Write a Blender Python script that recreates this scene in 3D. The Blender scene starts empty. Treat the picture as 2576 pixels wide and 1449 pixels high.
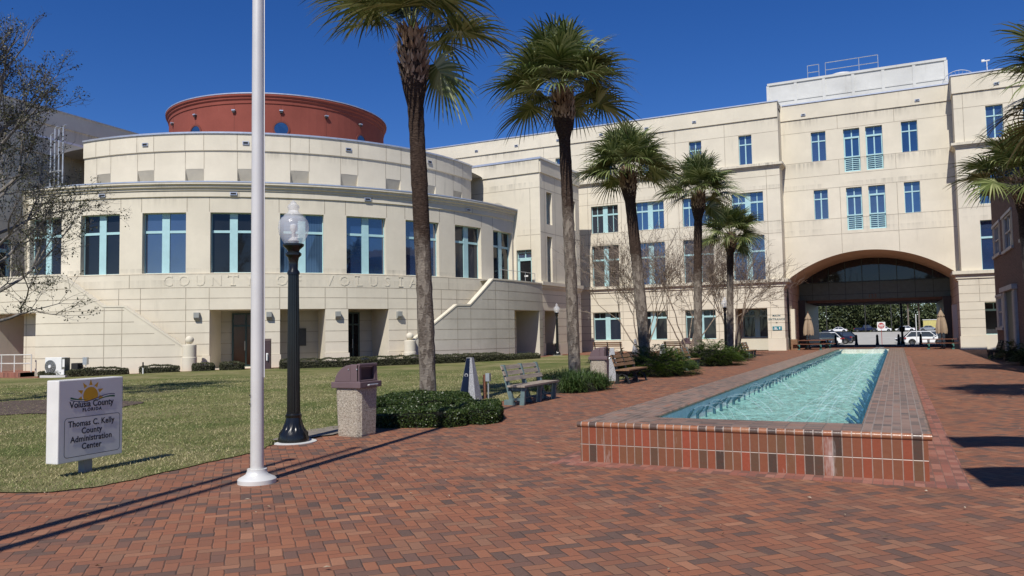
import bpy, bmesh, math, random
import numpy as np
from mathutils import Vector, Matrix
random.seed(7); RNG = np.random.default_rng(7)
D2R = math.radians
S = bpy.context.scene
COL = S.collection
# ------------------------------------------------------------------ camera
cam = bpy.data.cameras.new('camera'); co = bpy.data.objects.new('camera', cam); COL.objects.link(co)
r = (0.8980109, 0.4396573, -0.0166691); dn = (-0.0406535, 0.0451920, -0.9981508); fw = (-0.4380909, 0.8970280, 0.0584566)
co.matrix_world = Matrix(((r[0], -dn[0], -fw[0], 0), (r[1], -dn[1], -fw[1], 0), (r[2], -dn[2], -fw[2], 1.65), (0, 0, 0, 1)))
cam.lens = 36 * 1975 / 2576; cam.sensor_width = 36; cam.clip_end = 3000; cam.clip_start = 0.05
S.camera = co
# ------------------------------------------------------------------ light
SUN_EL, SUN_AZ = D2R(49), D2R(8.0)     # the sun stands behind the camera, a little to the right
to_sun = Vector((math.sin(SUN_AZ) * math.cos(SUN_EL), -math.cos(SUN_AZ) * math.cos(SUN_EL), math.sin(SUN_EL)))
sl = bpy.data.lights.new('sun', 'SUN'); sl.energy = 4.7; sl.angle = D2R(0.5); sl.color = (1, .955, .88)
so = bpy.data.objects.new('sun', sl); COL.objects.link(so)
so.rotation_euler = to_sun.to_track_quat('Z', 'Y').to_euler()
W = bpy.data.worlds.new('World'); S.world = W; W.use_nodes = True
wn = W.node_tree; bg = wn.nodes['Background']; sky = wn.nodes.new('ShaderNodeTexSky')
sky.sky_type = 'NISHITA'; sky.sun_disc = False; sky.sun_elevation = SUN_EL
sky.sun_rotation = math.pi - SUN_AZ
sky.altitude = 1500; sky.air_density = 1.0; sky.dust_density = 0.0; sky.ozone_density = 5.0
hs = wn.nodes.new('ShaderNodeHueSaturation'); hs.inputs['Saturation'].default_value = 1.27; hs.inputs['Hue'].default_value = .515
wn.links.new(sky.outputs[0], hs.inputs['Color']); wn.links.new(hs.outputs[0], bg.inputs[0]); bg.inputs[1].default_value = 0.10
S.view_settings.view_transform = 'Standard'; S.view_settings.look = 'None'; S.view_settings.gamma = 1
S.view_settings.exposure = 0
S.render.engine = 'CYCLES'
S.cycles.max_bounces = 6; S.cycles.transparent_max_bounces = 12; S.cycles.caustics_reflective = False; S.cycles.caustics_refractive = False

# ------------------------------------------------------------------ node helpers
class NT:
    def __init__(s, name):
        s.m = bpy.data.materials.new(name); s.m.use_nodes = True; s.t = s.m.node_tree
        s.p = s.t.nodes['Principled BSDF']; s.out = s.t.nodes['Material Output']
    def n(s, typ, **kw):
        x = s.t.nodes.new(typ)
        for k, v in kw.items(): setattr(x, k, v)
        return x
    def lk(s, a, b): s.t.links.new(a, b)
    def put(s, sock, v):
        if hasattr(v, 'is_linked') or hasattr(v, 'links'): s.lk(v, sock)
        else: sock.default_value = v
    def ma(s, op, a, b=None, c=None):
        x = s.n('ShaderNodeMath', operation=op); s.put(x.inputs[0], a)
        if b is not None: s.put(x.inputs[1], b)
        if c is not None: s.put(x.inputs[2], c)
        return x.outputs[0]
    def coords(s, kind='Object'):
        return s.n('ShaderNodeTexCoord').outputs[kind]
    def xyz(s, v):
        x = s.n('ShaderNodeSeparateXYZ'); s.lk(v, x.inputs[0]); return x.outputs
    def comb(s, x, y, z=0.0):
        c = s.n('ShaderNodeCombineXYZ'); s.put(c.inputs[0], x); s.put(c.inputs[1], y); s.put(c.inputs[2], z); return c.outputs[0]
    def noise(s, scale, detail=4, vec=None, rough=.55, dist=0):
        x = s.n('ShaderNodeTexNoise'); x.inputs['Scale'].default_value = scale; x.inputs['Detail'].default_value = detail
        x.inputs['Roughness'].default_value = rough; x.inputs['Distortion'].default_value = dist
        if vec is not None: s.lk(vec, x.inputs['Vector'])
        return x.outputs[0]
    def vor(s, scale, vec=None, feat='F1'):
        x = s.n('ShaderNodeTexVoronoi', feature=feat); x.inputs['Scale'].default_value = scale
        if vec is not None: s.lk(vec, x.inputs['Vector'])
        return x
    def scale(s, v, sc):
        x = s.n('ShaderNodeMapping'); s.lk(v, x.inputs[0]); x.inputs['Scale'].default_value = sc; return x.outputs[0]
    def white(s, v, dim='3D'):
        x = s.n('ShaderNodeTexWhiteNoise', noise_dimensions=dim); s.lk(v, x.inputs['Vector']); return x.outputs[0]
    def ramp(s, f, stops, interp='LINEAR'):
        x = s.n('ShaderNodeValToRGB'); s.lk(f, x.inputs[0]); cr = x.color_ramp; cr.interpolation = interp
        while len(cr.elements) < len(stops): cr.elements.new(0.5)
        for e, (p, c) in zip(cr.elements, stops):
            e.position = p; e.color = (*c, 1) if len(c) == 3 else c
        return x.outputs[0]
    def mix(s, f, a, b, mode='MIX'):
        x = s.n('ShaderNodeMix', data_type='RGBA', blend_type=mode)
        s.put(x.inputs[0], f)
        for sk, v in ((x.inputs[6], a), (x.inputs[7], b)):
            if isinstance(v, tuple): sk.default_value = (*v, 1) if len(v) == 3 else v
            else: s.lk(v, sk)
        return x.outputs[2]
    def base(s, c):
        if isinstance(c, tuple): s.p.inputs['Base Color'].default_value = (*c, 1)
        else: s.lk(c, s.p.inputs['Base Color'])
    def set(s, rough=None, metal=None, spec=None, ior=None, **kw):
        if rough is not None: s.put(s.p.inputs['Roughness'], rough)
        if metal is not None: s.put(s.p.inputs['Metallic'], metal)
        if spec is not None: s.put(s.p.inputs['Specular IOR Level'], spec)
        if ior is not None: s.put(s.p.inputs['IOR'], ior)
        for k, v in kw.items(): s.put(s.p.inputs[k.replace('_', ' ')], v)
    def bump(s, h, strength=.3, dist=.02):
        b = s.n('ShaderNodeBump'); b.inputs['Strength'].default_value = strength; b.inputs['Distance'].default_value = dist
        s.lk(h, b.inputs['Height']); s.lk(b.outputs[0], s.p.inputs['Normal'])

def mat_plain(name, c, rough=.5, metal=0, var=.12, vscale=3, bump=0, bscale=60, spec=.5):
    k = NT(name); v = k.coords()
    n = k.noise(vscale, 4, v)
    a = tuple(max(0, x * (1 - var)) for x in c); b = tuple(min(1, x * (1 + var)) for x in c)
    k.base(k.ramp(n, [(.3, a), (.7, b)])); k.set(rough, metal, spec)
    if bump: k.bump(k.noise(bscale, 3, v), bump, .01)
    return k.m

def mat_stucco(name, c, streak=.16, patch=.07, ledges=()):
    k = NT(name); v = k.coords()
    n1 = k.noise(.35, 5, v, .6); n2 = k.noise(3.5, 5, v, .65)
    st = k.noise(1.6, 5, k.scale(v, (1, 1, .12)), .7)
    dk = tuple(x * (1 - patch * 1.6) for x in c); lt = tuple(min(1, x * (1 + patch)) for x in c)
    col = k.ramp(n1, [(.3, dk), (.7, lt)])
    col = k.mix(k.ramp(n2, [(.35, (.0,) * 3), (.75, (.35,) * 3)]), col, tuple(x * .9 for x in c))
    col = k.mix(k.ramp(st, [(.60, (0,) * 3), (.80, (streak * 2.2,) * 3)]), col, (.30, .28, .22))
    if ledges:
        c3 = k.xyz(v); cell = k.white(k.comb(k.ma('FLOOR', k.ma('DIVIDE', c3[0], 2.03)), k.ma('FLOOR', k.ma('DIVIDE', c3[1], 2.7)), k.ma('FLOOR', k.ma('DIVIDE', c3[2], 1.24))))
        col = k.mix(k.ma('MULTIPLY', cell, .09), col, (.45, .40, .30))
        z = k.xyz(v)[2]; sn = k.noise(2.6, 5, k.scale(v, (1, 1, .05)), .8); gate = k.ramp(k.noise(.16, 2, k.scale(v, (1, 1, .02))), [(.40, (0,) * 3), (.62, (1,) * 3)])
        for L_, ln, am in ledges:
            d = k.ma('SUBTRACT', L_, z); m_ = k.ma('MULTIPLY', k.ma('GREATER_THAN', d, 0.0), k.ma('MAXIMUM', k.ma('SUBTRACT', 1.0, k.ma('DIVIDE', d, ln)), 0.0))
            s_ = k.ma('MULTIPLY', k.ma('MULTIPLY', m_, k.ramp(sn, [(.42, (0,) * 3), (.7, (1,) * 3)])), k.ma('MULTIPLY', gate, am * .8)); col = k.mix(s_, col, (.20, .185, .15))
    k.base(col); k.set(.92, 0, .2); k.bump(k.noise(38, 4, v), .25, .012)
    return k.m

M = {}
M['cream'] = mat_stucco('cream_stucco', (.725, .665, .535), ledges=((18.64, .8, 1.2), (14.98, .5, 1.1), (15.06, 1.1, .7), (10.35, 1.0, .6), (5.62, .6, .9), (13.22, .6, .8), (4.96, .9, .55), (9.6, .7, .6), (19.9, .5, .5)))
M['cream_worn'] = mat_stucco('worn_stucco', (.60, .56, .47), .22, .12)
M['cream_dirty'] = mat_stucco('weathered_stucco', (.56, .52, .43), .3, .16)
M['joint'] = mat_plain('joint_groove', (.36, .31, .235), .9, var=.25)  # darker groove colour of the panel joints
M['concrete'] = mat_stucco('grey_concrete', (.60, .60, .57), .25, .1)
M['redstucco'] = mat_stucco('red_stucco', (.25, .070, .052), .04, .1)
M['redjoint'] = mat_plain('red_joint', (.16, .042, .03), .9)
M['teal'] = mat_plain('teal_frame', (.40, .62, .64), .45, var=.06)
M['dkteal'] = mat_plain('dark_teal_panel', (.035, .065, .062), .4, var=.15)
M['metalcap'] = mat_plain('metal_coping', (.62, .64, .68), .35, .6, var=.1)
M['bronze_and_shade'] = mat_plain('dark_bronze_and_shade', (.055, .05, .045), .45, .3)  # dark bronze metal, also laid on the inner passage walls as shade
M['black'] = mat_plain('black_paint', (.012, .012, .013), .32, 0, var=.2)
M['lampblack'] = mat_plain('gloss_black_paint', (.010, .011, .011), .22, 0, var=.2)
M['white'] = mat_plain('white_paint', (.78, .78, .76), .5, var=.05)
M['alu'] = mat_plain('brushed_aluminium', (.68, .67, .63), .36, .15, var=.08, vscale=1.5)
M['galv'] = mat_plain('galvanised_steel', (.55, .57, .58), .4, .6, var=.15)
M['roofgrey'] = mat_plain('roof_membrane', (.45, .44, .42), .9)
M['dark'] = mat_plain('dark_interior', (.02, .019, .018), .9)
M['maroon'] = mat_plain('maroon_enamel', (.06, .035, .04), .5)
M['letter'] = mat_stucco('relief_letter', (.67, .60, .455), .2, .1)

def mat_glass(name, c, ior=1.9, rough=.03, wav=.02):
    k = NT(name); v = k.coords()
    b_ = k.ramp(k.noise(.6, 3, v), [(.3, tuple(x * .7 for x in c)), (.7, tuple(x * 1.3 for x in c))])
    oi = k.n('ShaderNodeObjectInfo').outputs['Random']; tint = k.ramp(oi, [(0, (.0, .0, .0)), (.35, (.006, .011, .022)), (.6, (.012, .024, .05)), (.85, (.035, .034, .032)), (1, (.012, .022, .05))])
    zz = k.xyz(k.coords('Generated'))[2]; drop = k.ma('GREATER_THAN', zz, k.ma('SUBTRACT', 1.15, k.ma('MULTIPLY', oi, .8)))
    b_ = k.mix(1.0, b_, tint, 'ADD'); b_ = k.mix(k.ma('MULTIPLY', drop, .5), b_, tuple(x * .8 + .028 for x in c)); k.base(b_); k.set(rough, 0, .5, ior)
    k.bump(k.noise(.9, 2, v), wav, .1)
    return k.m
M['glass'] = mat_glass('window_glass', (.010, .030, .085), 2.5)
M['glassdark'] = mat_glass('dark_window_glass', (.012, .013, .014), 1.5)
def mat_blind():
    k = NT('glass_over_blinds'); v = k.coords(); z = k.xyz(v)
    s_ = k.ma('SINE', k.ma('MULTIPLY', k.ma('ADD', z[0], z[1]), 48.0))
    k.base(k.ramp(k.ma('MULTIPLY_ADD', s_, .5, .5), [(.2, (.03, .06, .11)), (.8, (.06, .11, .18))])); k.set(.04, 0, .5, 1.9)
    return k.m
M['blind'] = mat_blind()

# ------------------------------------------------------------------ mesh builder
class MB:
    def __init__(s): s.v = []; s.f = []; s.m = []; s.sm = []
    def add(s, vs, fs, mi=0, smooth=False):
        o = len(s.v); s.v += [tuple(p) for p in vs]
        for f in fs: s.f.append(tuple(o + i for i in f)); s.m.append(mi); s.sm.append(smooth)
        return s
    def quad(s, a, b, c, d, mi=0): return s.add([a, b, c, d], [(0, 1, 2, 3)], mi)
    def box(s, x0, x1, y0, y1, z0, z1, mi=0, xf=None):
        p = [Vector((x, y, z)) for z in (z0, z1) for x, y in ((x0, y0), (x1, y0), (x1, y1), (x0, y1))]
        if xf is not None: p = [xf @ q for q in p]
        return s.add(p, [(3, 2, 1, 0), (4, 5, 6, 7), (0, 1, 5, 4), (1, 2, 6, 5), (2, 3, 7, 6), (3, 0, 4, 7)], mi)
    def hexa(s, p, mi=0):
        return s.add(p, [(3, 2, 1, 0), (4, 5, 6, 7), (0, 1, 5, 4), (1, 2, 6, 5), (2, 3, 7, 6), (3, 0, 4, 7)], mi)
    def bar(s, a, b, w, h, mi=0, up=(0, 0, 1)):
        a = Vector(a); b = Vector(b); d = (b - a).normalized(); u = Vector(up)
        sd = d.cross(u)
        if sd.length < 1e-4: sd = d.cross(Vector((1, 0, 0)))
        sd.normalize(); u = sd.cross(d)
        P = []
        for q in (a, b):
            for i, j in ((-1, -1), (1, -1), (1, 1), (-1, 1)): P.append(q + sd * (i * w / 2) + u * (j * h / 2))
        return s.hexa(P, mi)
    def tube(s, pts, rad, n=8, mi=0, cap=True, smooth=True):
        pts = [Vector(p) for p in pts]; k = len(pts)
        if not hasattr(rad, '__len__'): rad = [rad] * k
        V = []; prev = None
        for i, p in enumerate(pts):
            d = (pts[min(i + 1, k - 1)] - pts[max(i - 1, 0)]).normalized()
            if prev is None:
                x = d.orthogonal().normalized()
            else:
                x = prev - d * prev.dot(d)
                x = x.normalized() if x.length > 1e-6 else d.orthogonal().normalized()
            prev = x; y = d.cross(x)
            for j in range(n):
                a = 2 * math.pi * j / n; V.append(p + (x * math.cos(a) + y * math.sin(a)) * rad[i])
        F = [(i * n + j, i * n + (j + 1) % n, (i + 1) * n + (j + 1) % n, (i + 1) * n + j) for i in range(k - 1) for j in range(n)]
        s.add(V, F, mi, smooth); o = len(s.v) - len(V)
        if cap:
            for c_ in (range(n - 1, -1, -1), range((k - 1) * n, k * n)): s.f.append(tuple(o + i for i in c_)); s.m.append(mi); s.sm.append(False)
        return s
    def lathe(s, prof, n=24, c=(0, 0, 0), mi=0, smooth=True, flute=0, fl=(0, 0)):
        V = []; k = len(prof)
        for r_, z in prof:
            for j in range(n):
                a = 2 * math.pi * j / n; q = r_
                if flute and fl[0] <= z <= fl[1] and j % 2: q = r_ * (1 - flute)
                V.append((c[0] + q * math.cos(a), c[1] + q * math.sin(a), c[2] + z))
        F = [(i * n + j, i * n + (j + 1) % n, (i + 1) * n + (j + 1) % n, (i + 1) * n + j) for i in range(k - 1) for j in range(n)]
        if prof[0][0] > 1e-5: F.append(tuple(range(n))[::-1])
        if prof[-1][0] > 1e-5: F.append(tuple((k - 1) * n + j for j in range(n)))
        return s.add(V, F, mi, smooth)
    def prism(s, poly, y0, y1, mi=0, axis='y'):   # poly in (x,z) extruded along y (or (y,z) along x)
        n = len(poly)
        if axis == 'y': V = [(x, y0, z) for x, z in poly] + [(x, y1, z) for x, z in poly]
        elif axis == 'x': V = [(y0, x, z) for x, z in poly] + [(y1, x, z) for x, z in poly]
        else: V = [(x, z, y0) for x, z in poly] + [(x, z, y1) for x, z in poly]
        F = [tuple(range(n)), tuple(range(2 * n - 1, n - 1, -1))] + [(i, n + i, n + (i + 1) % n, (i + 1) % n) for i in range(n)]
        return s.add(V, F, mi)
    def sphere(s, c, r_, n=16, mi=0):
        k = n // 2
        return s.lathe([(r_ * math.sin(math.pi * i / k), -r_ * math.cos(math.pi * i / k)) for i in range(k + 1)], n, c, mi)
    def build(s, name, mats, parent=None, world=False, fix=True):
        me = bpy.data.meshes.new(name)
        me.from_pydata(s.v, [], s.f)
        if not isinstance(mats, (list, tuple)): mats = [mats]
        for m in mats: me.materials.append(m)
        me.polygons.foreach_set('material_index', s.m); me.polygons.foreach_set('use_smooth', s.sm)
        if fix:
            bm = bmesh.new(); bm.from_mesh(me); bmesh.ops.recalc_face_normals(bm, faces=bm.faces); bm.to_mesh(me); bm.free()
        if any(s.sm): me.set_sharp_from_angle(angle=D2R(38))
        me.update()
        o = bpy.data.objects.new(name, me); COL.objects.link(o)
        if parent is not None:
            o.parent = parent
            if world: o.location = [-x for x in parent.location]
        return o

def tag(o, label=None, cat=None, group=None, kind=None):
    if label: o['label'] = label
    if cat: o['category'] = cat
    if group: o['group'] = group
    if kind: o['kind'] = kind
    return o
def thing(name, label, cat, loc=(0, 0, 0), rz=0, group=None):
    o = bpy.data.objects.new(name, None); COL.objects.link(o); o.location = loc; o.rotation_euler = (0, 0, rz)
    o.empty_display_size = .2
    return tag(o, label, cat, group)
def copy_tree(o, parent=None):
    c = o.copy(); COL.objects.link(c); c.parent = parent
    for ch in list(o.children): copy_tree(ch, c)
    return c
def dup(o, loc, rz=0, label=None, group=None, sc=None):
    c = copy_tree(o); c.location = loc; c.rotation_euler = (0, 0, rz)
    if sc: c.scale = (sc,) * 3
    if label: c['label'] = label
    if group: c['group'] = group
    return c
def bevel(o, w, seg=2):
    bm = bmesh.new(); bm.from_mesh(o.data)
    bmesh.ops.remove_doubles(bm, verts=bm.verts, dist=1e-5)
    es = [e for e in bm.edges if len(e.link_faces) == 2 and e.calc_face_angle(0) > .5]
    bmesh.ops.bevel(bm, geom=es, offset=w, segments=seg, affect='EDGES', profile=.6, clamp_overlap=True)
    bm.to_mesh(o.data); bm.free(); return o
def text_mesh(txt, size, extrude=.004, spacing=1.0, bold=0, align='CENTER', bres=2):
    cu = bpy.data.curves.new('t', 'FONT'); cu.body = txt; cu.size = size; cu.extrude = extrude; cu.space_character = spacing
    cu.align_x = align; cu.offset = bold; cu.resolution_u = bres
    ob = bpy.data.objects.new('t', cu); COL.objects.link(ob)
    dg = bpy.context.evaluated_depsgraph_get(); me = bpy.data.meshes.new_from_object(ob.evaluated_get(dg))
    vs = [v.co.copy() for v in me.vertices]; fs = [tuple(p.vertices) for p in me.polygons]
    bpy.data.objects.remove(ob); bpy.data.curves.remove(cu); bpy.data.meshes.remove(me)
    return vs, fs
# ------------------------------------------------------------------ brick paving (herringbone worked out in nodes)
def herringbone(name, w=.105, ang=45, dark=.17, worn=.5):
    k = NT(name); v = k.coords(); mp = k.n('ShaderNodeMapping'); k.lk(v, mp.inputs[0])
    mp.inputs['Rotation'].default_value = (0, 0, D2R(ang)); mp.inputs['Scale'].default_value = (1 / w, 1 / w, 1)
    wob = k.n('ShaderNodeTexNoise'); wob.inputs['Scale'].default_value = .7; k.lk(mp.outputs[0], wob.inputs['Vector'])
    add = k.n('ShaderNodeVectorMath', operation='MULTIPLY_ADD'); k.lk(wob.outputs['Color'], add.inputs[0]); add.inputs[1].default_value = (.22, .22, 0); k.lk(mp.outputs[0], add.inputs[2])
    x, y, _ = k.xyz(add.outputs[0])
    i = k.ma('FLOOR', x); j = k.ma('FLOOR', y); fx = k.ma('SUBTRACT', x, i); fy = k.ma('SUBTRACT', y, j)
    kk = k.ma('FLOORED_MODULO', k.ma('SUBTRACT', i, j), 4.0)
    hz = k.ma('LESS_THAN', kk, 1.5)
    k1 = k.ma('COMPARE', kk, 1.0, .1); k2 = k.ma('COMPARE', kk, 2.0, .1)
    ix = k.ma('SUBTRACT', i, k1); iy = k.ma('SUBTRACT', j, k2)
    lx = k.ma('ADD', fx, k1); ly = k.ma('ADD', fy, k2)
    L = k.ma('ADD', 1.0, hz); Hh = k.ma('SUBTRACT', 2.0, hz)
    dx = k.ma('MINIMUM', lx, k.ma('SUBTRACT', L, lx)); dy = k.ma('MINIMUM', ly, k.ma('SUBTRACT', Hh, ly))
    d = k.ma('MINIMUM', dx, dy)
    idv = k.comb(ix, iy, hz)
    r1 = k.white(idv); r2 = k.white(k.scale(idv, (1.7, 2.3, 1.1)))
    col = k.ramp(r1, [(0, (.085, .060, .048)), (dark * .5, (.11, .076, .058)), (dark * .8, (.15, .085, .062)), (.32, (.23, .095, .050)), (.55, (.295, .108, .053)),
                      (.75, (.33, .132, .064)), (.9, (.24, .125, .072)), (1, (.40, .18, .095))])
    big = k.noise(.22, 4, v)
    col = k.mix(k.ramp(big, [(.35, (0,) * 3), (.7, (.35,) * 3)]), col, (.21, .115, .08))
    pat = k.noise(.9, 6, v, .7, .5); col = k.mix(k.ramp(pat, [(.52, (0,) * 3), (.75, (.5,) * 3)]), col, (.10, .065, .048))
    sand = k.noise(.5, 5, k.scale(v, (1.3, 1, 1)), .75); col = k.mix(k.ramp(sand, [(.60, (0,) * 3), (.78, (.38,) * 3)]), col, (.36, .22, .16))
    fine = k.noise(30, 5, v, .7)
    col = k.mix(k.ramp(fine, [(.3, (.0,) * 3), (.8, (.45,) * 3)]), col, (.20, .10, .07))
    gr = k.noise(9, 3, v); grm = k.ramp(gr, [(.5, (.05, .038, .03)), (.68, (.16, .11, .085))])
    jm = k.ramp(d, [(.01, (.85,) * 3), (.045, (0,) * 3)])
    col = k.mix(jm, col, grm)
    k.base(col); k.set(.83, 0, .3)
    h = k.ma('ADD', k.ma('MULTIPLY', k.ramp(d, [(.0, (0,) * 3), (.09, (1,) * 3)]), 1.0), k.ma('MULTIPLY', r2, .35))
    h = k.ma('ADD', h, k.ma('MULTIPLY', fine, .35))
    k.bump(h, .7, .009)
    return k.m
M['paving'] = herringbone('herringbone_brick')

def brickcourse(name, bw, bh, cols, mortar, mw=.04, vert=False, rough=.5, offset=0.0, ax=(0, 1), bstr=.5, mstr=.012, stain=None):
    """plain or soldier courses on two object axes"""
    k = NT(name); v = k.coords(); c = k.xyz(v)
    x = k.ma('DIVIDE', c[ax[0]], bw); y = k.ma('DIVIDE', c[ax[1]], bh)
    j = k.ma('FLOOR', y)
    if offset: x = k.ma('ADD', x, k.ma('MULTIPLY', k.ma('FLOORED_MODULO', j, 2.0), offset))
    i = k.ma('FLOOR', x); fx = k.ma('SUBTRACT', x, i); fy = k.ma('SUBTRACT', y, j)
    d = k.ma('MINIMUM', k.ma('MULTIPLY', k.ma('MINIMUM', fx, k.ma('SUBTRACT', 1.0, fx)), bw), k.ma('MULTIPLY', k.ma('MINIMUM', fy, k.ma('SUBTRACT', 1.0, fy)), bh))
    r1 = k.white(k.comb(i, j, 3.0)); r2 = k.white(k.comb(j, i, 5.0))
    col = k.ramp(r1, cols)
    fine = k.noise(25, 4, v, .7)
    col = k.mix(k.ramp(fine, [(.35, (0,) * 3), (.8, (.35,) * 3)]), col, tuple(q * .55 for q in cols[len(cols) // 2][1]))
    wn_ = k.ma('MULTIPLY', k.noise(14, 3, v), mw * .5)
    jm = k.ramp(k.ma('ADD', d, k.ma('SUBTRACT', wn_, mw * .25)), [(mw * .35, (1,) * 3), (mw * .6, (0,) * 3)])
    col = k.mix(jm, col, mortar)
    if stain:
        st = k.noise(3.2, 5, k.scale(v, (1, 1, .22)), .75)
        col = k.mix(k.ramp(st, [(.60, (0,) * 3), (.74, (stain,) * 3)]), col, (.62, .55, .5))
    k.base(col); k.set(rough, 0, .5)
    k.bump(k.ma('ADD', k.ramp(d, [(0, (0,) * 3), (mw * .8, (1,) * 3)]), k.ma('MULTIPLY', fine, .3)), bstr, mstr)
    return k.m

TERR = [(0, (.055, .040, .028)), (.08, (.075, .050, .034)), (.13, (.15, .080, .040)), (.3, (.21, .085, .040)), (.5, (.27, .068, .032)), (.66, (.24, .078, .036)), (.8, (.22, .082, .040)), (.9, (.165, .078, .038)), (1, (.31, .070, .034))]
M['pooltile'] = brickcourse('fountain_soldier_brick', .1, .225, TERR, (.40, .32, .26), .0085, rough=.42, ax=(0, 2), stain=.55)
M['pooltile_y'] = brickcourse('fountain_side_brick', .1, .225, TERR, (.50, .43, .37), .0095, rough=.42, ax=(1, 2), stain=.5)
COPE = [(0, (.09, .070, .055)), (.2, (.15, .100, .072)), (.5, (.25, .140, .095)), (.75, (.30, .185, .13)), (.9, (.20, .150, .115)), (1, (.34, .14, .075))]
M['coping'] = brickcourse('fountain_coping_brick', .205, .1, COPE, (.14, .115, .10), .009, rough=.42, offset=.0, ax=(0, 1))
M['coping_x'] = brickcourse('fountain_coping_brick_end', .1, .205, COPE, (.36, .30, .26), .009, rough=.42, offset=.0, ax=(0, 1))
M['nose'] = brickcourse('fountain_bullnose_brick', .1, 9, [(0, (.08, .06, .05)), (.18, (.12, .08, .06)), (.25, (.26, .12, .06)), (.6, (.32, .125, .06)), (1, (.36, .17, .09))], (.5, .42, .35), .010, rough=.28, ax=(0, 2))
M['nose_y'] = brickcourse('fountain_bullnose_side', .1, 9, COPE, (.2, .16, .13), .010, rough=.35, ax=(1, 2))
M['borderbrick'] = brickcourse('border_brick', .1, .2, [(0, (.15, .08, .06)), (.5, (.30, .11, .075)), (1, (.36, .17, .12))], (.20, .13, .10), .007, rough=.8, ax=(0, 1))

# ------------------------------------------------------------------ ground sheets
def smooth(a, b, x):
    t = max(0, min(1, (x - a) / (b - a))); return t * t * (3 - 2 * t)
def gz(x, y):
    z = -.24 * smooth(-31, -41, x)
    z += -.5 * smooth(86, 97, y) + 1.1 * smooth(120, 212, y)
    return z
def grid(name, xs, ys, mat, dz=0.0, kind='structure'):
    V = [(x, y, gz(x, y) + dz) for y in ys for x in xs]; n = len(xs)
    F = [(j * n + i, j * n + i + 1, (j + 1) * n + i + 1, (j + 1) * n + i) for j in range(len(ys) - 1) for i in range(n - 1)]
    mb = MB(); mb.add(V, F); o = mb.build(name, mat, fix=False); return tag(o, kind=kind)
def lin(a, b, st): return list(np.linspace(a, b, max(2, int(round((b - a) / st)) + 1)))
soil = mat_plain('soil', (.13, .10, .07), .95, var=.3, vscale=.5, bump=.5, bscale=8)
tag(grid('terrain', [-900, -300, -120, -60] + lin(-48, -28, 2) + [0, 40, 120, 400, 900], [-300, -60, 0, 40, 80] + lin(86, 97, 1.5) + lin(120, 212, 8) + [260, 400, 1200], soil, -.03), kind='structure')
grid('brick_plaza', [-60] + lin(-48, -28, 1.0) + [-20, -10, 0, 14, 30], [-14, 0, 10, 20, 30, 45, 60, 75, 86.3], M['paving'], 0.0)
asph = NT('parking_asphalt'); v_ = asph.coords()
asph.base(asph.ramp(asph.noise(.35, 6, v_, .65), [(.3, (.38, .36, .31)), (.7, (.48, .46, .40))])); asph.set(.9); asph.bump(asph.noise(60, 3, v_), .3, .01)
grid('parking_lot', [-90, -20, 0, 20, 90], [86.3, 88] + lin(90, 98, 1) + [110] + lin(120, 212, 8) + [226], asph.m, .0)

# lawn: outline on the ground, filled on a grid so it follows the gentle slope
LAWN = [(-60, 2.0), (-14, 3.2), (-10.5, 4.6), (-9.35, 5.25), (-8.75, 5.42), (-8.35, 5.6), (-8.2, 5.95), (-8.15, 6.4), (-8.25, 7.0), (-8.33, 7.74), (-8.40, 8.6), (-8.75, 9.4), (-9.0, 9.9), (-9.2, 10.6),
        (-9.1, 11.3), (-8.6, 11.65), (-7.9, 12.2), (-7.6, 13.6), (-7.85, 14.8), (-8.4, 15.6), (-8.75, 16.6), (-8.8, 20.2), (-8.6, 24), (-8.7, 30), (-9, 38), (-9.8, 43), (-12.5, 48), (-17, 52.2), (-21.2, 54.2), (-23.4, 53.9),
        (-22.6, 50.8), (-22.75, 47.5), (-23.4, 43.2), (-24.9, 39.6), (-26.7, 36.9), (-28.9, 34.4), (-30.8, 32.4), (-32.6, 30.9), (-34.2, 29.3), (-36.0, 27.6), (-38.5, 26.3), (-41, 25.6), (-45, 25.6), (-60, 25)]
def inside(p, poly):
    x, y = p; c = False; n = len(poly); j = n - 1
    for i in range(n):
        (x1, y1), (x2, y2) = poly[i], poly[j]
        if (y1 > y) != (y2 > y) and x < (x2 - x1) * (y - y1) / (y2 - y1) + x1: c = not c
        j = i
    return c
def sheet(name, poly, mat, dz, cuts=(), kind='structure', flat=False):
    if name in ('lawn', 'mulch_bed', 'bare_soil'):
        rj = random.Random(4); q_ = []
        for (x0_, y0_), (x1_, y1_) in zip(poly, poly[1:] + poly[:1]):
            n_ = max(1, min(60, int(math.hypot(x1_ - x0_, y1_ - y0_) / .11))) if max(abs(x0_), abs(x1_)) < 20 else 1
            for i in range(n_): t_ = i / n_; q_.append((x0_ + (x1_ - x0_) * t_ + rj.uniform(-.022, .022), y0_ + (y1_ - y0_) * t_ + rj.uniform(-.022, .022)))
        poly = q_
    bm = bmesh.new(); vs = [bm.verts.new((x, y, 0)) for x, y in poly]; bm.faces.new(vs)
    for ax, c in cuts:
        bmesh.ops.bisect_plane(bm, geom=bm.verts[:] + bm.edges[:] + bm.faces[:], plane_co=(c, 0, 0) if ax == 'x' else (0, c, 0), plane_no=(1, 0, 0) if ax == 'x' else (0, 1, 0))
    bmesh.ops.triangulate(bm, faces=bm.faces)
    for v in bm.verts: v.co.z = gz(v.co.x, v.co.y) + dz
    me = bpy.data.meshes.new(name); bm.to_mesh(me); bm.free(); me.materials.append(mat)
    for p in me.polygons:
        if p.normal.z < 0: p.flip()
    o = bpy.data.objects.new(name, me); COL.objects.link(o); return tag(o, kind=kind)
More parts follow.
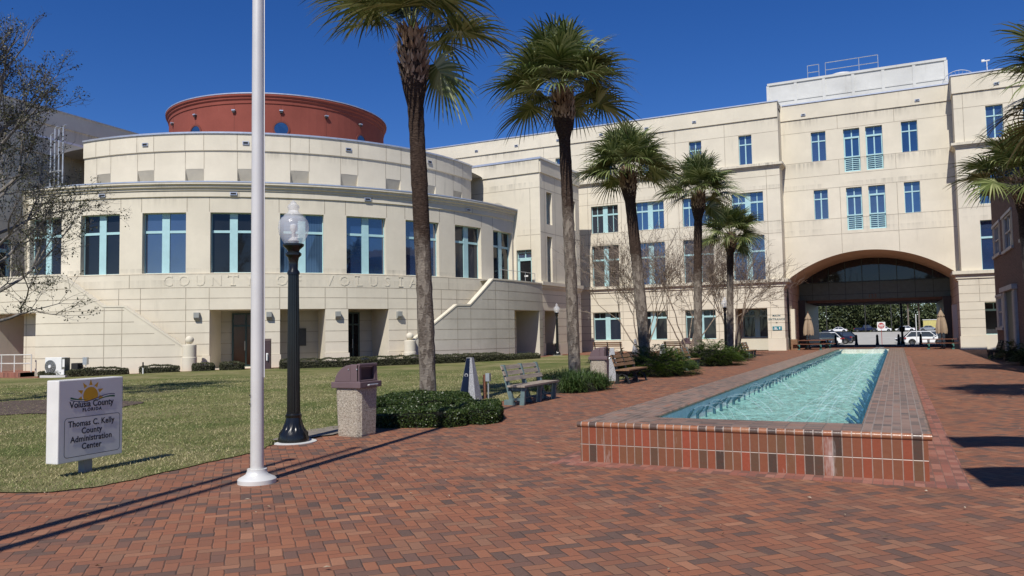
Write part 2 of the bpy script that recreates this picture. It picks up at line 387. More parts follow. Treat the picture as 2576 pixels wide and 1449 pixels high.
def mat_lawn():
    k = NT('lawn_turf'); v = k.coords()
    a = k.noise(.28, 5, v, .6, .4); b = k.noise(1.7, 5, v, .65); c = k.noise(55, 4, k.scale(v, (1, 1, .3)), .8)
    f = k.ma('ADD', k.ma('MULTIPLY', a, .62), k.ma('MULTIPLY', b, .38))
    col = k.ramp(f, [(.36, (.10, .14, .035)), (.45, (.17, .19, .06)), (.52, (.26, .24, .10)), (.64, (.38, .33, .17))])
    col = k.mix(k.ramp(c, [(.35, (.65,) * 3), (.62, (0,) * 3)]), col, (.030, .042, .012))
    col = k.mix(k.ramp(c, [(.55, (0,) * 3), (.8, (.5,) * 3)]), col, (.30, .27, .14))
    k.base(col); k.set(.95, 0, .15); k.bump(c, .9, .03); return k.m
M['lawn'] = mat_lawn()
CUTS = [('x', c) for c in (-44, -42, -40, -38, -36, -34, -32, -30)]
sheet('lawn', LAWN, M['lawn'], .012, CUTS)
M['grassblade'] = None
def mat_blade(name, c1, c2, c3, rough=.6, sub=0, nsc=1.2, nmix=.3):
    k = NT(name); g = k.n('ShaderNodeNewGeometry'); r_ = g.outputs['Random Per Island']
    v = k.coords(); n = k.noise(nsc, 4, v)
    k.base(k.ramp(k.ma('ADD', k.ma('MULTIPLY', r_, 1 - nmix), k.ma('MULTIPLY', n, nmix)), [(.15, c1), (.5, c2), (.85, c3)] if nmix < .5 else [(.36, c1), (.5, c2), (.63, c3)])); k.set(rough, 0, .35)
    if sub:
        t = k.n('ShaderNodeBsdfTranslucent'); k.lk(k.p.inputs['Base Color'].links[0].from_socket, t.inputs[0])
        mx = k.n('ShaderNodeMixShader'); mx.inputs[0].default_value = sub; k.lk(k.p.outputs[0], mx.inputs[1]); k.lk(t.outputs[0], mx.inputs[2]); k.lk(mx.outputs[0], k.out.inputs[0])
    return k.m
M['grassblade'] = mat_blade('grass_blades', (.15, .21, .055), (.32, .32, .13), (.60, .52, .29), .8, .35, .45, .72)
def blades():
    # short turf blades, denser towards the plaza side; one object of stuff
    N = 150000
    t = RNG.random(N); d = 5.6 * (36 / 5.6) ** t            # distance from the viewer's side of the lawn
    az = np.radians(RNG.uniform(-62, -22, N)); X = d * np.sin(az); Y = d * np.cos(az)
    P = np.array([(x, y) for x, y in zip(X, Y) if inside((x, y), LAWN)])
    n = len(P); dd = np.hypot(P[:, 0], P[:, 1])
    h = RNG.uniform(.012, .034, n) * (1 + .012 * dd); w = .0028 * (1 + .11 * dd)
    a = RNG.uniform(0, 2 * np.pi, n); la = RNG.uniform(0, 2 * np.pi, n); ln = RNG.uniform(.6, 1.6, n) * h
    z = np.array([gz(x, y) for x, y in P]) + .01
    V = np.zeros((n, 3, 3))
    V[:, 0] = np.c_[P[:, 0] - w * np.cos(a), P[:, 1] - w * np.sin(a), z]; V[:, 1] = np.c_[P[:, 0] + w * np.cos(a), P[:, 1] + w * np.sin(a), z]
    V[:, 2] = np.c_[P[:, 0] + ln * np.cos(la), P[:, 1] + ln * np.sin(la), z + h]
    me = bpy.data.meshes.new('lawn_grass'); me.from_pydata(V.reshape(-1, 3).tolist(), [], np.arange(n * 3).reshape(-1, 3).tolist()); me.materials.append(M['grassblade'])
    o = bpy.data.objects.new('lawn_grass', me); COL.objects.link(o)
    tag(o, 'short patchy green and straw coloured grass on the lawn', 'grass', kind='stuff')
blades()
def litter():
    n = 420; lr = np.random.default_rng(12); P = np.c_[lr.uniform(-11, 3, n), lr.uniform(3.5, 26, n)]; V = []; F = []
    for x, y in P:
        if -4.1 < x < .7 and y > 9.2: continue
        a = lr.uniform(0, 6.28); l_ = lr.uniform(.012, .035); c, s = math.cos(a) * l_, math.sin(a) * l_; b = len(V); z = .022
        V += [(x - c, y - s, z), (x + s * .45, y - c * .45, z + lr.uniform(.004, .012)), (x + c, y + s, z + .003), (x - s * .45, y + c * .45, z + lr.uniform(.002, .01))]; F.append((b, b + 1, b + 2, b + 3))
    me = bpy.data.meshes.new('leaf_litter'); me.from_pydata(V, [], F); me.materials.append(mat_blade('dry_leaf', (.07, .04, .02), (.22, .15, .08), (.55, .48, .36), .8)); o = bpy.data.objects.new('leaf_litter', me); COL.objects.link(o)
    tag(o, 'small dry leaves and scraps scattered over the brick paving', 'leaf litter', kind='stuff')
litter()
mul = mat_plain('leaf_mulch', (.085, .058, .045), .95, var=.5, vscale=9, bump=1, bscale=25)
def blob(cx, cy, rx, ry, n=28, rz=0, j=.12, seed=1):
    rr = random.Random(seed); out = []
    for i in range(n):
        a = 2 * math.pi * i / n; q = 1 + rr.uniform(-j, j); x = rx * q * math.cos(a); y = ry * q * math.sin(a)
        out.append((cx + x * math.cos(rz) - y * math.sin(rz), cy + x * math.sin(rz) + y * math.cos(rz)))
    return out
sheet('mulch_bed', blob(-19.6, 12.6, 2.6, 2.3, seed=3), mul, .03)
dirt = mat_plain('bare_dirt', (.21, .18, .145), .95, var=.3, vscale=5, bump=.8, bscale=30)
sheet('bare_soil', blob(-9.0, 10.75, .42, 1.0, seed=5, rz=.1), dirt, .022)
sheet('garden_path', [(-28.2, 34.0), (-26.0, 36.4), (-24.4, 39.4), (-22.9, 43.2), (-22.35, 47.5), (-22.1, 50.5), (-22.9, 53.9), (-24.6, 54.3), (-24, 44), (-30, 33), (-34.9, 30.9), (-37.4, 29.3), (-36.6, 27.9), (-34.4, 29.1), (-31.0, 31.9)], M['paving'], .018)
# low brick border round the fountain
mb = MB(); mb.box(-4.05, .62, 9.24, 9.6, .0, .006); mb.box(-4.05, -3.66, 9.6, 50, 0, .006); mb.box(.22, .62, 9.6, 50, 0, .006)
tag(mb.build('brick_border', M['borderbrick']), kind='structure')
# parking bay stripes and kerb
mb = MB()
for y in np.arange(105.8, 119, 2.75): mb.box(1.2, 6.2, y, y + .11, gz(0, 110) + .004, gz(0, 110) + .009); mb.box(-12, -7.0, y, y + .11, gz(0, 110) + .004, gz(0, 110) + .009)
tag(mb.build('parking_stripes', M['white']), kind='structure')
# ------------------------------------------------------------------ generic wall with openings
def brk(a, b, extra, du):
    s = {round(a, 5), round(b, 5)} | {round(e, 5) for e in extra if a < e < b}; s = sorted(s); out = [s[0]]
    for q in s[1:]:
        n = max(1, math.ceil((q - out[-1]) / du - 1e-6)); p = out[-1]
        out += [p + (q - p) * i / n for i in range(1, n + 1)]
    return out
def wall(mb, f, u0, u1, z0, z1, holes=(), du=1e9, mi=0, rmi=None):
    """f(u,z,d) -> point, d = metres inwards; holes (ua,ub,za,zb,depth)"""
    us = brk(u0, u1, [h[0] for h in holes] + [h[1] for h in holes], du)
    zs = brk(z0, z1, [h[2] for h in holes] + [h[3] for h in holes], 1e9)
    for i in range(len(us) - 1):
        for j in range(len(zs) - 1):
            cu, cz = (us[i] + us[i + 1]) / 2, (zs[j] + zs[j + 1]) / 2
            if any(h[0] < cu < h[1] and h[2] < cz < h[3] for h in holes): continue
            mb.quad(f(us[i], zs[j], 0), f(us[i + 1], zs[j], 0), f(us[i + 1], zs[j + 1], 0), f(us[i], zs[j + 1], 0), mi)
    for ua, ub, za, zb, dp in holes:
        r_ = mi if rmi is None else rmi
        for u in (ua, ub): mb.quad(f(u, za, 0), f(u, zb, 0), f(u, zb, dp), f(u, za, dp), r_)
        su = brk(ua, ub, [], du)
        for a, b in zip(su, su[1:]):
            for z in (za, zb): mb.quad(f(a, z, 0), f(b, z, 0), f(b, z, dp), f(a, z, dp), r_)
def slab(mb, f, ua, ub, za, zb, d0, d1, mi=0, du=1e9):
    """solid between depths d0 (outer) and d1 (inner)"""
    su = brk(ua, ub, [], du)
    for a, b in zip(su, su[1:]):
        mb.hexa([f(a, za, d0), f(b, za, d0), f(b, za, d1), f(a, za, d1), f(a, zb, d0), f(b, zb, d0), f(b, zb, d1), f(a, zb, d1)], mi)
JT = .035
def jh(mb, f, z, ua, ub, holes=(), du=1e9, mi=1, t=JT):
    segs = [(ua, ub)]
    for h in holes:
        if h[2] - .01 < z < h[3] + .01:
            ns = []
            for a, b in segs:
                if h[1] <= a or h[0] >= b: ns.append((a, b)); continue
                if h[0] > a: ns.append((a, h[0]))
                if h[1] < b: ns.append((h[1], b))
            segs = ns
    for a, b in segs:
        su = brk(a, b, [], du)
        for p, q in zip(su, su[1:]): mb.quad(f(p, z - t / 2, -.004), f(q, z - t / 2, -.004), f(q, z + t / 2, -.004), f(p, z + t / 2, -.004), mi)
def jv(mb, f, u, za, zb, k=1.0, mi=1, t=JT, d=-.0055):
    mb.quad(f(u - t / 2 * k, za, d), f(u + t / 2 * k, za, d), f(u + t / 2 * k, zb, d), f(u - t / 2 * k, zb, d), mi)

def window(par, f, ua, ub, za, zb, dp, style, k=1.0, glass='glass', label=None):
    """pane mesh named window with its frame as a child; k = u units per metre"""
    g = MB(); d = dp - .05
    su = brk(ua, ub, [], 1.3 * (ub - ua))
    j_ = [random.uniform(-.012, .012) for _ in range(4)]; m_ = (ua + ub) / 2
    g.quad(f(ua, za, d + j_[0]), f(m_, za, d + j_[1]), f(m_, zb, d + j_[2]), f(ua, zb, d + j_[3])); j_ = [random.uniform(-.012, .012) for _ in range(4)]; g.quad(f(m_, za, d + j_[0]), f(ub, za, d + j_[1]), f(ub, zb, d + j_[2]), f(m_, zb, d + j_[3]))
    w = g.build('window', M[glass], par, world=True, fix=False)
    fr = MB(); W_, H_ = (ub - ua), (zb - za)
    def B(a, b, c, e, o=.03, o2=None): slab(fr, f, a, b, c, e, d - (o if o2 is None else o2), d + .01)
    t = .042; tk = t * k
    B(ua, ua + tk, za, zb, .04); B(ub - tk, ub, za, zb, .04); B(ua, ub, za, za + t, .042); B(ua, ub, zb - t, zb, .042)
    m = (ua + ub) / 2
    if style in ('drum', 'A', 'B', 'G'):
        cw = W_ * .088
        B(m - cw, m + cw, za, zb, .06)
        tz = zb - H_ * {'drum': .31, 'A': .33, 'B': .345, 'G': .23}[style]
        B(ua, m - cw, tz - .07, tz + .07, .05); B(m + cw, ub, tz - .07, tz + .07, .05)
        if style in ('A', 'G'):
            for q in ((ua + m - cw) / 2, (ub + m + cw) / 2): B(q - .03 * k, q + .03 * k, za if style == 'A' else tz, zb, .035)
    elif style == 'T':
        B(m - .045 * k, m + .045 * k, za, zb, .04); tz = zb - H_ * .31; B(ua, ub, tz - .045, tz + .045, .05)
    elif style == 'P':
        t2 = .10 * k
        zt = zb - H_ * .2
        B(ua, ua + t2, za, zt, .09); B(ub - t2, ub, za, zt, .09); B(ua, ub, zt - .07, zt + .07, .1); B(m - .04 * k, m + .04 * k, zt, zb, .05)
        B(m - .045 * k, m + .045 * k, za + 1.0, zt, .05); B(ua, ub, za, za + .12, .1)
        for i in range(6): z = za + .22 + i * .155; B(ua + t2, ub - t2, z, z + .05, .16, .16)
        B(ua, ub, za + 1.14, za + 1.24, .19); B(m - .03 * k, m + .03 * k, za, za + 1.15, .14)
    elif style == 'N':
        tz = zb - H_ * .3; B(ua, ub, tz - .04, tz + .04, .05)
    o = fr.build('frame', M['teal'], w); o.location = (0, 0, 0)
    return w
def vent(par, f, u, z, k=1.0, w=.34, h=.16, mat='metalcap'):
    mb = MB(); slab(mb, f, u - w / 2 * k, u + w / 2 * k, z - h / 2, z + h / 2, -.07, .0); slab(mb, f, u - (w / 2 - .05) * k, u + (w / 2 - .05) * k, z - h / 2 + .04, z + h / 2 - .04, -.085, -.071, 1)
    mb.build('wall_vent', [M[mat], M['dark']], par, world=True)

M['warmglass'] = mat_glass('window_glass_with_shade', (.075, .06, .05), 1.7)
# ================================================================== main office building (facade on Y = 65)
OB = thing('office_building', 'long cream four storey building with a tall arched passage through it', 'building', (-1.8, 65, 0))
F0 = lambda u, z, d: (u, 65 + d, z)
XL, XA, XB, XR = -60.0, -7.88, 4.36, 16.0
hA, hB, hG, hT = [], [], [], []
baysx = [-11.68 - 4.055 * i for i in range(8)]
for x in baysx:
    hA.append((x, x + 2.47, 10.35, 12.75, .35)); hB.append((x, x + 2.47, 5.58, 9.24, .35))
for i, x in enumerate(baysx[:4]):
    hG.append((x, x + 2.5, .98 if i else .0, 3.37, .35 if i else 2.2))
for x in (-10.98, -15.03, -19.1, -22.9, -27.15, -31.2): hT.append((x, x + 1.03, 15.06, 17.45, .3))
mb = MB(); Hs = hA + hB + hG + hT
wall(mb, F0, XL, XA, 0, 19.9, Hs)
FG = lambda u, z, d: (u, 64.9 + d, z)
# ground floor stands 10 cm proud
mbg = MB()
hG2 = [(a, b, c, e, .1) for a, b, c, e, _ in hG]
wall(mbg, FG, XL, XA, 0, 5.0, hG2); mbg.quad(FG(XA, 0, 0), FG(XA, 5, 0), (XA, 66.8, 5), (XA, 66.8, 0))
for z in (.95, 1.57, 2.19, 2.81, 3.40, 4.0, 4.6): jh(mbg, FG, z, XL, XA, hG2)
for z in (.95, 1.57, 2.19, 2.81, 3.40, 4.0, 4.6): mbg.quad((XA + .004, 64.9, z - .018), (XA + .004, 66.8, z - .018), (XA + .004, 66.8, z + .018), (XA + .004, 64.9, z + .018), 1)
slab(mbg, FG, -9.18, XA + .05, 0, .95, -.05, 1.9); slab(mbg, FG, XL, baysx[0], 0, .9, -.04, .05)
for x in baysx[:6]:
    for q in (x - .28, x + 2.75): jv(mbg, FG, q, .0, 5.0)
for u0_, u1_ in ((XL, XA),):
    for z in (17.5, 15.0, 12.9, 10.28, 9.32, 13.95): jh(mb, F0, z, u0_, u1_, Hs)
    for x in baysx:
        for q in (x - .3, x + 2.77): jv(mb, F0, q, 5.6, 14.6); 
    for x in (-28.3, -24.2, -20.2, -16.2, -12.1): jv(mb, F0, x, 14.95, 19.8)
mb.quad((XA, 65, 5), (XA, 66.8, 5), (XA, 66.8, 19.9), (XA, 65, 19.9))
# frieze band, coping
slab(mb, F0, XL, XA, 18.62, 19.86, -.10, 0)
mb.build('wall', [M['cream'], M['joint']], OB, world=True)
mbg.build('ground_floor_wall', [M['cream'], M['joint']], OB, world=True)
for i, h in enumerate(hA): window(OB, F0, *h[:5], 'A', glass='glassdark' if i in (3,) else 'glass')
for i, h in enumerate(hB): window(OB, F0, *h[:5], 'B', glass=('glass', 'warmglass', 'glass', 'warmglass', 'glassdark', 'glass', 'glass', 'glass')[i])
for h in hT: window(OB, F0, *h[:5], 'T')
for i, h in enumerate(hG):
    if i: window(OB, F0, *h[:5], 'G', glass='glassdark')
h = hG[0]; window(OB, F0, h[0] + .25, h[1], 1.05, 3.3, 2.2, 'G', glass='glassdark')
mb = MB(); slab(mb, F0, h[0], h[1] + .3, 0, 1.05, 2.0, 2.3); mb.box(h[0], h[1], 67.2, 67.4, 0, 3.37); mb.build('recess_wall', M['cream'], OB, world=True)
def cornice(par, x0, x1, yf, z0, prof, name, ret=None, mats=None):
    mb = MB()
    for (za, zb, p) in prof: 
        mb.box(x0 - (p if ret in ('l', 'b') else 0), x1 + (p if ret in ('r', 'b') else 0), yf - p, yf + (1.85 if ret else .05), z0 + za, z0 + zb)
    return mb.build(name, mats or M['cream'], par, world=True)
LOWC = [(0, .13, .08), (.13, .36, .16), (.36, .44, .26), (.44, .68, .36)]
MIDC = [(0, .1, .06), (.1, .2, .16), (.2, .38, .28)]
cornice(OB, XL, XA, 65, 4.96, LOWC, 'cornice', 'r'); cornice(OB, XL, XA, 65, 14.58, MIDC, 'cornice', 'r')
cornice(OB, XL, XA, 64.9, 19.86, [(0, .09, .06)], 'parapet_coping', 'r', M['metalcap'])
# ---- arch section on Y = 66.8
YA = 66.8; F1 = lambda u, z, d: (u, YA + d, z)
ACX, AHW, ATOP, ASPR = -1.78, 5.95, 7.74, 5.66
AR = (AHW ** 2 + (ATOP - ASPR) ** 2) / (2 * (ATOP - ASPR)); ACZ = ATOP - AR
arch = lambda x: ACZ + math.sqrt(max(0, AR * AR - (x - ACX) ** 2))
mb = MB()
ax = sorted(set(list(np.linspace(ACX - AHW, ACX + AHW, 41))))
def archcol(x0, x1, ztop):
    mb.quad((x0, YA, arch(x0)), (x1, YA, arch(x1)), (x1, YA, ztop), (x0, YA, ztop))
for a, b in zip(ax, ax[1:]): archcol(a, b, 8.6); mb.quad((a, YA, arch(a)), (b, YA, arch(b)), (b, 74.8, arch(b)), (a, 74.8, arch(a)))
mb.quad((XA, YA, 5), (ACX - AHW, YA, 5), (ACX - AHW, YA, 8.6), (XA, YA, 8.6)); mb.quad((ACX + AHW, YA, 5), (XB, YA, 5), (XB, YA, 8.6), (ACX + AHW, YA, 8.6))
hArch = [(-5.6, -4.5, 15.08, 17.45, .3), (.91, 2.02, 15.08, 17.45, .3), (-3.2, -2.02, 13.98, 17.4, .35), (-1.6, -.40, 13.98, 17.4, .35),
         (-5.55, -4.5, 10.38, 12.75, .3), (.93, 2.02, 10.38, 12.75, .3), (-3.16, -2.02, 9.35, 12.72, .35), (-1.56, -.38, 9.35, 12.72, .35)]
wall(mb, F1, XA, XB, 8.6, 19.9, hArch)
for z in (17.52, 15.05, 13.85, 12.82, 10.35, 9.1): jh(mb, F1, z, XA, XB, hArch)
for x in (-3.6, .45): 
    for za, zb in ((9.1, 12.82), (13.85, 15.05), (17.52, 18.6), (18.64, 19.85), (arch(x) + .02, 9.1)): jv(mb, F1, x, za, zb)
slab(mb, F1, XA, XB, 18.62, 19.86, -.08, 0)
mb.build('arch_wall', [M['cream'], M['joint']], OB, world=True)
cornice(OB, XA + .16, XB - .01, YA - .08, 19.86, [(0, .09, .06)], 'parapet_coping', None, M['metalcap'])
for i, h in enumerate(hArch): window(OB, F1, *h[:5], 'P' if i in (2, 3, 6, 7) else 'T')
# passage: side walls, soffit, rear
TL, TR, YB = -7.75, 4.12, 86.0
for x, s_ in ((TL, 1), (TR, -1)):
    mb = MB()
    mb.quad((x, 66.79, 0), (x, YB, 0), (x, YB, 5.7), (x, 66.79, 5.7))
    for z in (.95, 1.57, 2.19, 2.81, 3.40, 4.0, 4.6):
        mb.quad((x + .004 * s_, 66.8, z - .018), (x + .004 * s_, 74.7, z - .018), (x + .004 * s_, 74.7, z + .018), (x + .004 * s_, 66.8, z + .018), 1)
    mb.box(min(x, x + .32 * s_), max(x, x + .32 * s_), 67.6, 68.3, 0, 3.3); mb.box(min(x, x + .6 * s_), max(x, x + .6 * s_), 73.4, YB, 0, 4.17, 2)  # rear boxes coloured dark to stand in for the deep passage shade
    mb.build('passage_wall', [M['cream'], M['joint'], M['bronze_and_shade']], OB, world=True)
mb = MB(); mb.box(TL, TR, 74.9, YB, 3.96, 4.17); mb.build('passage_ceiling', mat_plain('brown_soffit', (.20, .13, .09), .8), OB, world=True)
# glazed bridge
mb = MB(); GX = [-7.72, -6.62, -5.26, -3.9, -2.54, -1.18, .18, 1.54, 2.9, 4.05]
for a, b in zip(GX, GX[1:]):
    n = 6
    for i in range(n):
        p, q = a + (b - a) * i / n, a + (b - a) * (i + 1) / n; mb.quad((p, 74.72, 5.72), (q, 74.72, 5.72), (q, 74.72, arch(q)), (p, 74.72, arch(p)))
br = mb.build('bridge_glazing', M['glassdark'], OB, world=True)
mb = MB()
for x in GX[1:-1]: mb.box(x - .03, x + .03, 74.62, 74.72, 5.72, arch(x))
mb.box(TL, TR, 74.6, 74.72, 5.66, 5.76); mb.build('mullion', M['dkteal'], br)
mb = MB(); mb.box(TL, TR, 74.66, 74.9, 4.17, 5.66)
for x in GX[1:-1]: mb.box(x - .02, x + .02, 74.63, 74.66, 4.17, 5.66, 1)
mb.box(TL, TR, 74.632, 74.66, 4.62, 4.66, 1)
pn = mb.build('spandrel_panel', [mat_plain('green_spandrel', (.12, .18, .165), .45, var=.12), M['dkteal']], OB, world=True)
vs, fs = text_mesh('123', .42, .02, 1.15, .012)
mb = MB(); mb.add([(-1.78 + v.x, 74.60, 4.28 + v.y) if v.z < 0 else (-1.78 + v.x, 74.63, 4.28 + v.y) for v in vs], fs)
mb.build('number', mat_plain('bronze_numerals', (.20, .13, .08), .4, .4), pn)
# ---- right tower on Y = 65
mb = MB(); hR = [(6.35, 7.42, 15.08, 17.45, .3), (8.6, 9.67, 15.08, 17.45, .3), (5.72, 8.2, 10.4, 12.8, .3), (5.66, 8.15, 5.66, 9.22, .3), (5.68, 9.0, 1.04, 3.35, 1.6)]
wall(mb, F0, XB, XR, 0, 19.95, hR)
mb.quad((XB, 65, 5), (XB, 66.8, 5), (XB, 66.8, 19.95), (XB, 65, 19.95)); mb.quad((XR, 65, 0), (XR, 86, 0), (XR, 86, 19.95), (XR, 65, 19.95))
for z in (17.5, 12.95, 10.2): jh(mb, F0, z, XB, XR, hR)
for x in (4.95, 8.05): jv(mb, F0, x, 14.95, 19.8)
slab(mb, F0, XB - .08, XR, 18.62, 19.9, -.10, 1.8)
mb.build('tower_wall', [M['cream'], M['joint']], OB, world=True)
mb = MB(); hq = [(5.68, 9.0, 1.04, 3.35, .1), (5.68, 9.0, -.001, 1.04, .1)]
wall(mb, FG, TR, XR, 0, 5.0, [(5.68, 9.0, 0.0001, 3.35, .1)]); mb.quad((TR, 64.9, 0), (TR, 64.9, 5), (TR, 66.8, 5), (TR, 66.8, 0))
for z in (.95, 1.57, 2.19, 2.81, 3.40, 4.0, 4.6):
    jh(mb, FG, z, TR, XR, hq); mb.quad((TR - .004, 64.9, z - .018), (TR - .004, 66.8, z - .018), (TR - .004, 66.8, z + .018), (TR - .004, 64.9, z + .018), 1)
jv(mb, FG, 5.4, 3.4, 5.0)
slab(mb, FG, TR - .05, 5.7, 0, .95, -.05, 1.9)
mb.build('tower_base_wall', [M['cream'], M['joint']], OB, world=True)
window(OB, F0, *hR[0], 'T'); window(OB, F0, *hR[1], 'T'); window(OB, F0, *hR[2], 'B'); window(OB, F0, *hR[3], 'B'); window(OB, F0, *hR[4], 'G', glass='glassdark')
mb = MB(); mb.box(5.69, 9.0, 65.6, 65.7, 0, 1.04); mb.build('wood_panel', mat_plain('red_wood', (.12, .05, .035), .6, var=.3), OB, world=True)
for nm, a, b, pr, z in (('cornice', TR, XR, LOWC, 4.96), ('cornice', XB, XR, MIDC, 14.58)): cornice(OB, a, b, 65, z, pr, nm, 'l')
cornice(OB, XB - .08, XR, 64.9, 19.9, [(0, .09, .06)], 'parapet_coping', 'l', M['metalcap'])
mb = MB(); mb.box(XL, XA, 65.4, 86, 19.3, 19.5); mb.box(XA, XB, 67.1, 86, 19.3, 19.5); mb.box(XB, XR, 65.4, 86, 19.3, 19.5)
mb.box(XL, XR, 85.9, 86.1, 4.17, 19.9); mb.box(XL, TL, 85.9, 86.1, -.6, 4.17); mb.box(TR, XR, 85.9, 86.1, -.6, 4.17)
mb.build('roof', M['roofgrey'], OB, world=True)
for x in (-14.5, -18.6, -22.7, -26.8, -31.0, -35.2): vent(OB, lambda u, z, d: (u, 64.9 + d, z), x, 19.07)
for x in (-6.1, 2.1): vent(OB, lambda u, z, d: (u, 66.72 + d, z), x, 18.95)
vent(OB, lambda u, z, d: (u, 64.9 + d, z), 7.1, 18.95)
# roof plant screen, rails, fan, dish
mb = MB(); mb.box(-9.45, 4.45, 72, 79, 19.4, 23.47)
for x in np.linspace(-9.45, 4.45, 7): mb.box(x - .12, x + .12, 71.93, 72, 19.4, 23.3)
for z0_ in (23.3,): mb.box(-9.5, 4.5, 71.9, 79, z0_, 23.5)
mb.box(-9.45, 4.45, 71.95, 72, 21.75, 21.9)
mb.build('plant_screen', M['concrete'], OB, world=True)
def rail(par, pts, z0, z1, name='roof_railing', mids=2, r_=.03, mat='galv'):
    mb = MB()
    for p in pts: mb.tube([(p[0], p[1], z0), (p[0], p[1], z1)], r_, 6)
    for a, b in zip(pts, pts[1:]):
        for i in range(mids): z = z1 - i * (z1 - z0) * .5; mb.tube([(a[0], a[1], z), (b[0], b[1], z)], r_, 6)
    return mb.build(name, M[mat], par, world=True)
rail(OB, [(-6.13, 72.5), (-5.2, 72.5)], 23.5, 24.75, mids=3); rail(OB, [(-4.67, 72.5), (-2.0, 72.5), (-.52, 72.5)], 23.5, 24.78, mids=3)
mb = MB(); mb.lathe([(1.05, 23.4), (1.1, 23.9), (.95, 24.1), (.2, 24.2), (0, 24.2)], 24, (-3.5, 74.5, 0)); mb.build('roof_fan', M['alu'], OB, world=True)
mb = MB()
for i in range(13):
    a = math.pi * i / 12 
    mb.tube([(5.2 + .0, 70.3, 20.8), (5.2 + 1.15 * math.cos(a), 70.0, 20.8 + .95 * math.sin(a))], .012, 4)
mb.tube([(5.2 + 1.15 * math.cos(math.pi * i / 20), 70.0, 20.8 + .95 * math.sin(math.pi * i / 20)) for i in range(21)], .025, 5)
mb.tube([(4.05, 70, 20.8), (6.35, 70, 20.8)], .02, 5); mb.tube([(5.2, 70.3, 19.4), (5.2, 70.3, 20.8)], .05, 6)
mb.build('dish_antenna', M['galv'], OB, world=True)
mb = MB(); mb.tube([(7.0, 69, 19.4), (7.0, 69, 21.9)], .03, 6); mb.tube([(6.75, 69, 21.9), (7.2, 69, 21.9)], .05, 6); mb.box(6.65, 6.85, 68.9, 69.1, 21.85, 22.0); mb.lathe([(.15, 19.9), (.2, 20.3), (.15, 20.6), (0, 20.7)], 12, (7.35, 68.6, 0))
mb.build('weather_mast', M['white'], OB, world=True)
# wall signs
def textsign(par, lines, mat, F, name='lettering'):
    mb = MB()
    for txt, size, u, z, sp in lines:
        vs, fs = text_mesh(txt, size, .006, sp, .006); mb.add([F(u + v.x, z + v.y, 0 if v.z > 0 else .012) for v in vs], fs)
    return mb.build(name, mat, par, world=True)
sg = thing('entrance_lettering', 'dark teal metal letters reading MAIN ENTRANCE on the pier left of the arch', 'sign', (-8.5, 64.88, 2.55))
textsign(sg, [('MAIN', .21, -8.5, 2.68, 1.25), ('ENTRANCE', .21, -8.5, 2.40, 1.2)], mat_plain('dark_teal_letter', (.05, .11, .13), .5), lambda u, z, d: (u, 64.885 + d, z), 'letter_row')
mb = MB(); mb.box(-8.56, -8.44, 64.85, 64.9, 2.2, 2.23); mb.build('mounting_plate', M['bronze_and_shade'], sg, world=True)
sg = thing('direction_sign', 'small teal plaque with white words and an arrow below MAIN ENTRANCE', 'sign', (-8.47, 64.87, 1.75))
mb = MB(); mb.box(-8.82, -8.12, 64.86, 64.896, 1.60, 1.90); mb.build('plate', mat_plain('teal_plaque', (.02, .20, .25), .4), sg, world=True)
textsign(sg, [('Tag', .13, -8.6, 1.76, 1), ('Office', .13, -8.58, 1.645, 1)], M['white'], lambda u, z, d: (u, 64.845 + d, z))
mb = MB(); mb.prism([(-8.31, 1.66), (-8.25, 1.66), (-8.25, 1.76), (-8.21, 1.76), (-8.28, 1.86), (-8.35, 1.76), (-8.31, 1.76)], 64.845, 64.858); mb.build('arrow', M['white'], sg, world=True)

# ================================================================== rotunda
CX, CY = -46.3, 50.5
RB = thing('rotunda_building', 'round cream two tier building with a red drum on its roof and relief lettering', 'building', (CX, CY, 0))
def cyl(R):
    def f(u, z, d):
        a = math.radians(u); return (CX + (R - d) * math.sin(a), CY - (R - d) * math.cos(a), z)
    return f
def band(mb, prof, t0, t1, dt=2.5, mi=0, smooth=False):
    n = max(2, int((t1 - t0) / dt) + 1); V = []; k = len(prof)
    for i in range(n):
        a = math.radians(t0 + (t1 - t0) * i / (n - 1))
        for R, z in prof: V.append((CX + R * math.sin(a), CY - R * math.cos(a), z))
    mb.add(V, [(i * k + j, (i + 1) * k + j, (i + 1) * k + j + 1, i * k + j + 1) for i in range(n - 1) for j in range(k - 1)], mi, smooth)
TH0, TH1 = 2.9, 88.6
R1 = 22.1; fD = cyl(R1); kD = math.degrees(1 / R1)
wc = [35.9 + 9.76 * i for i in range(-3, 6)]
hW = [(c - 3.17, c + 3.17, 5.35, 8.75, .38) for c in wc]
doors = [(32.75, 39.1, 0, 3.28, 2.6), (42.5, 49.0, 0, 3.28, 2.6), (52.4, 58.85, 0, 3.28, 2.6)]
fL = cyl(22.2)
mb = MB(); wall(mb, fD, TH0, TH1, 5.3, 10.0, hW, 1.6)
mbf = MB(); band(mbf, [(R1 + .0, 9.60), (R1 + .08, 9.64), (R1 + .08, 9.98)], TH0, TH1)
for c in wc:
    for q in (c - 4.88,): pass
    jv(mb, fD, c - 3.3, 8.8, 9.6, kD); jv(mb, fD, c + 3.3, 8.8, 9.6, kD)
for i in range(1, 5): jv(mbf, cyl(R1 + .08), -2.3 + 9.76 * i * 2 , 9.64, 9.98, kD)
mbf.build('frieze_band', [M['cream'], M['joint']], RB, world=True)
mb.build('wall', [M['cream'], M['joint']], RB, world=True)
mb = MB(); wall(mb, fL, TH0, TH1, -.5, 5.3, doors, 1.6)
for z in (.72, 1.37, 2.0, 2.64, 3.28, 3.92, 4.52, 5.28): jh(mb, fL, z, TH0, TH1, doors, 1.6)
for c in wc:
    for q in (c - 3.2, c + 3.3): jv(mb, fL, q, 3.28 if 32 < c < 60 else 0, 4.52, kD)
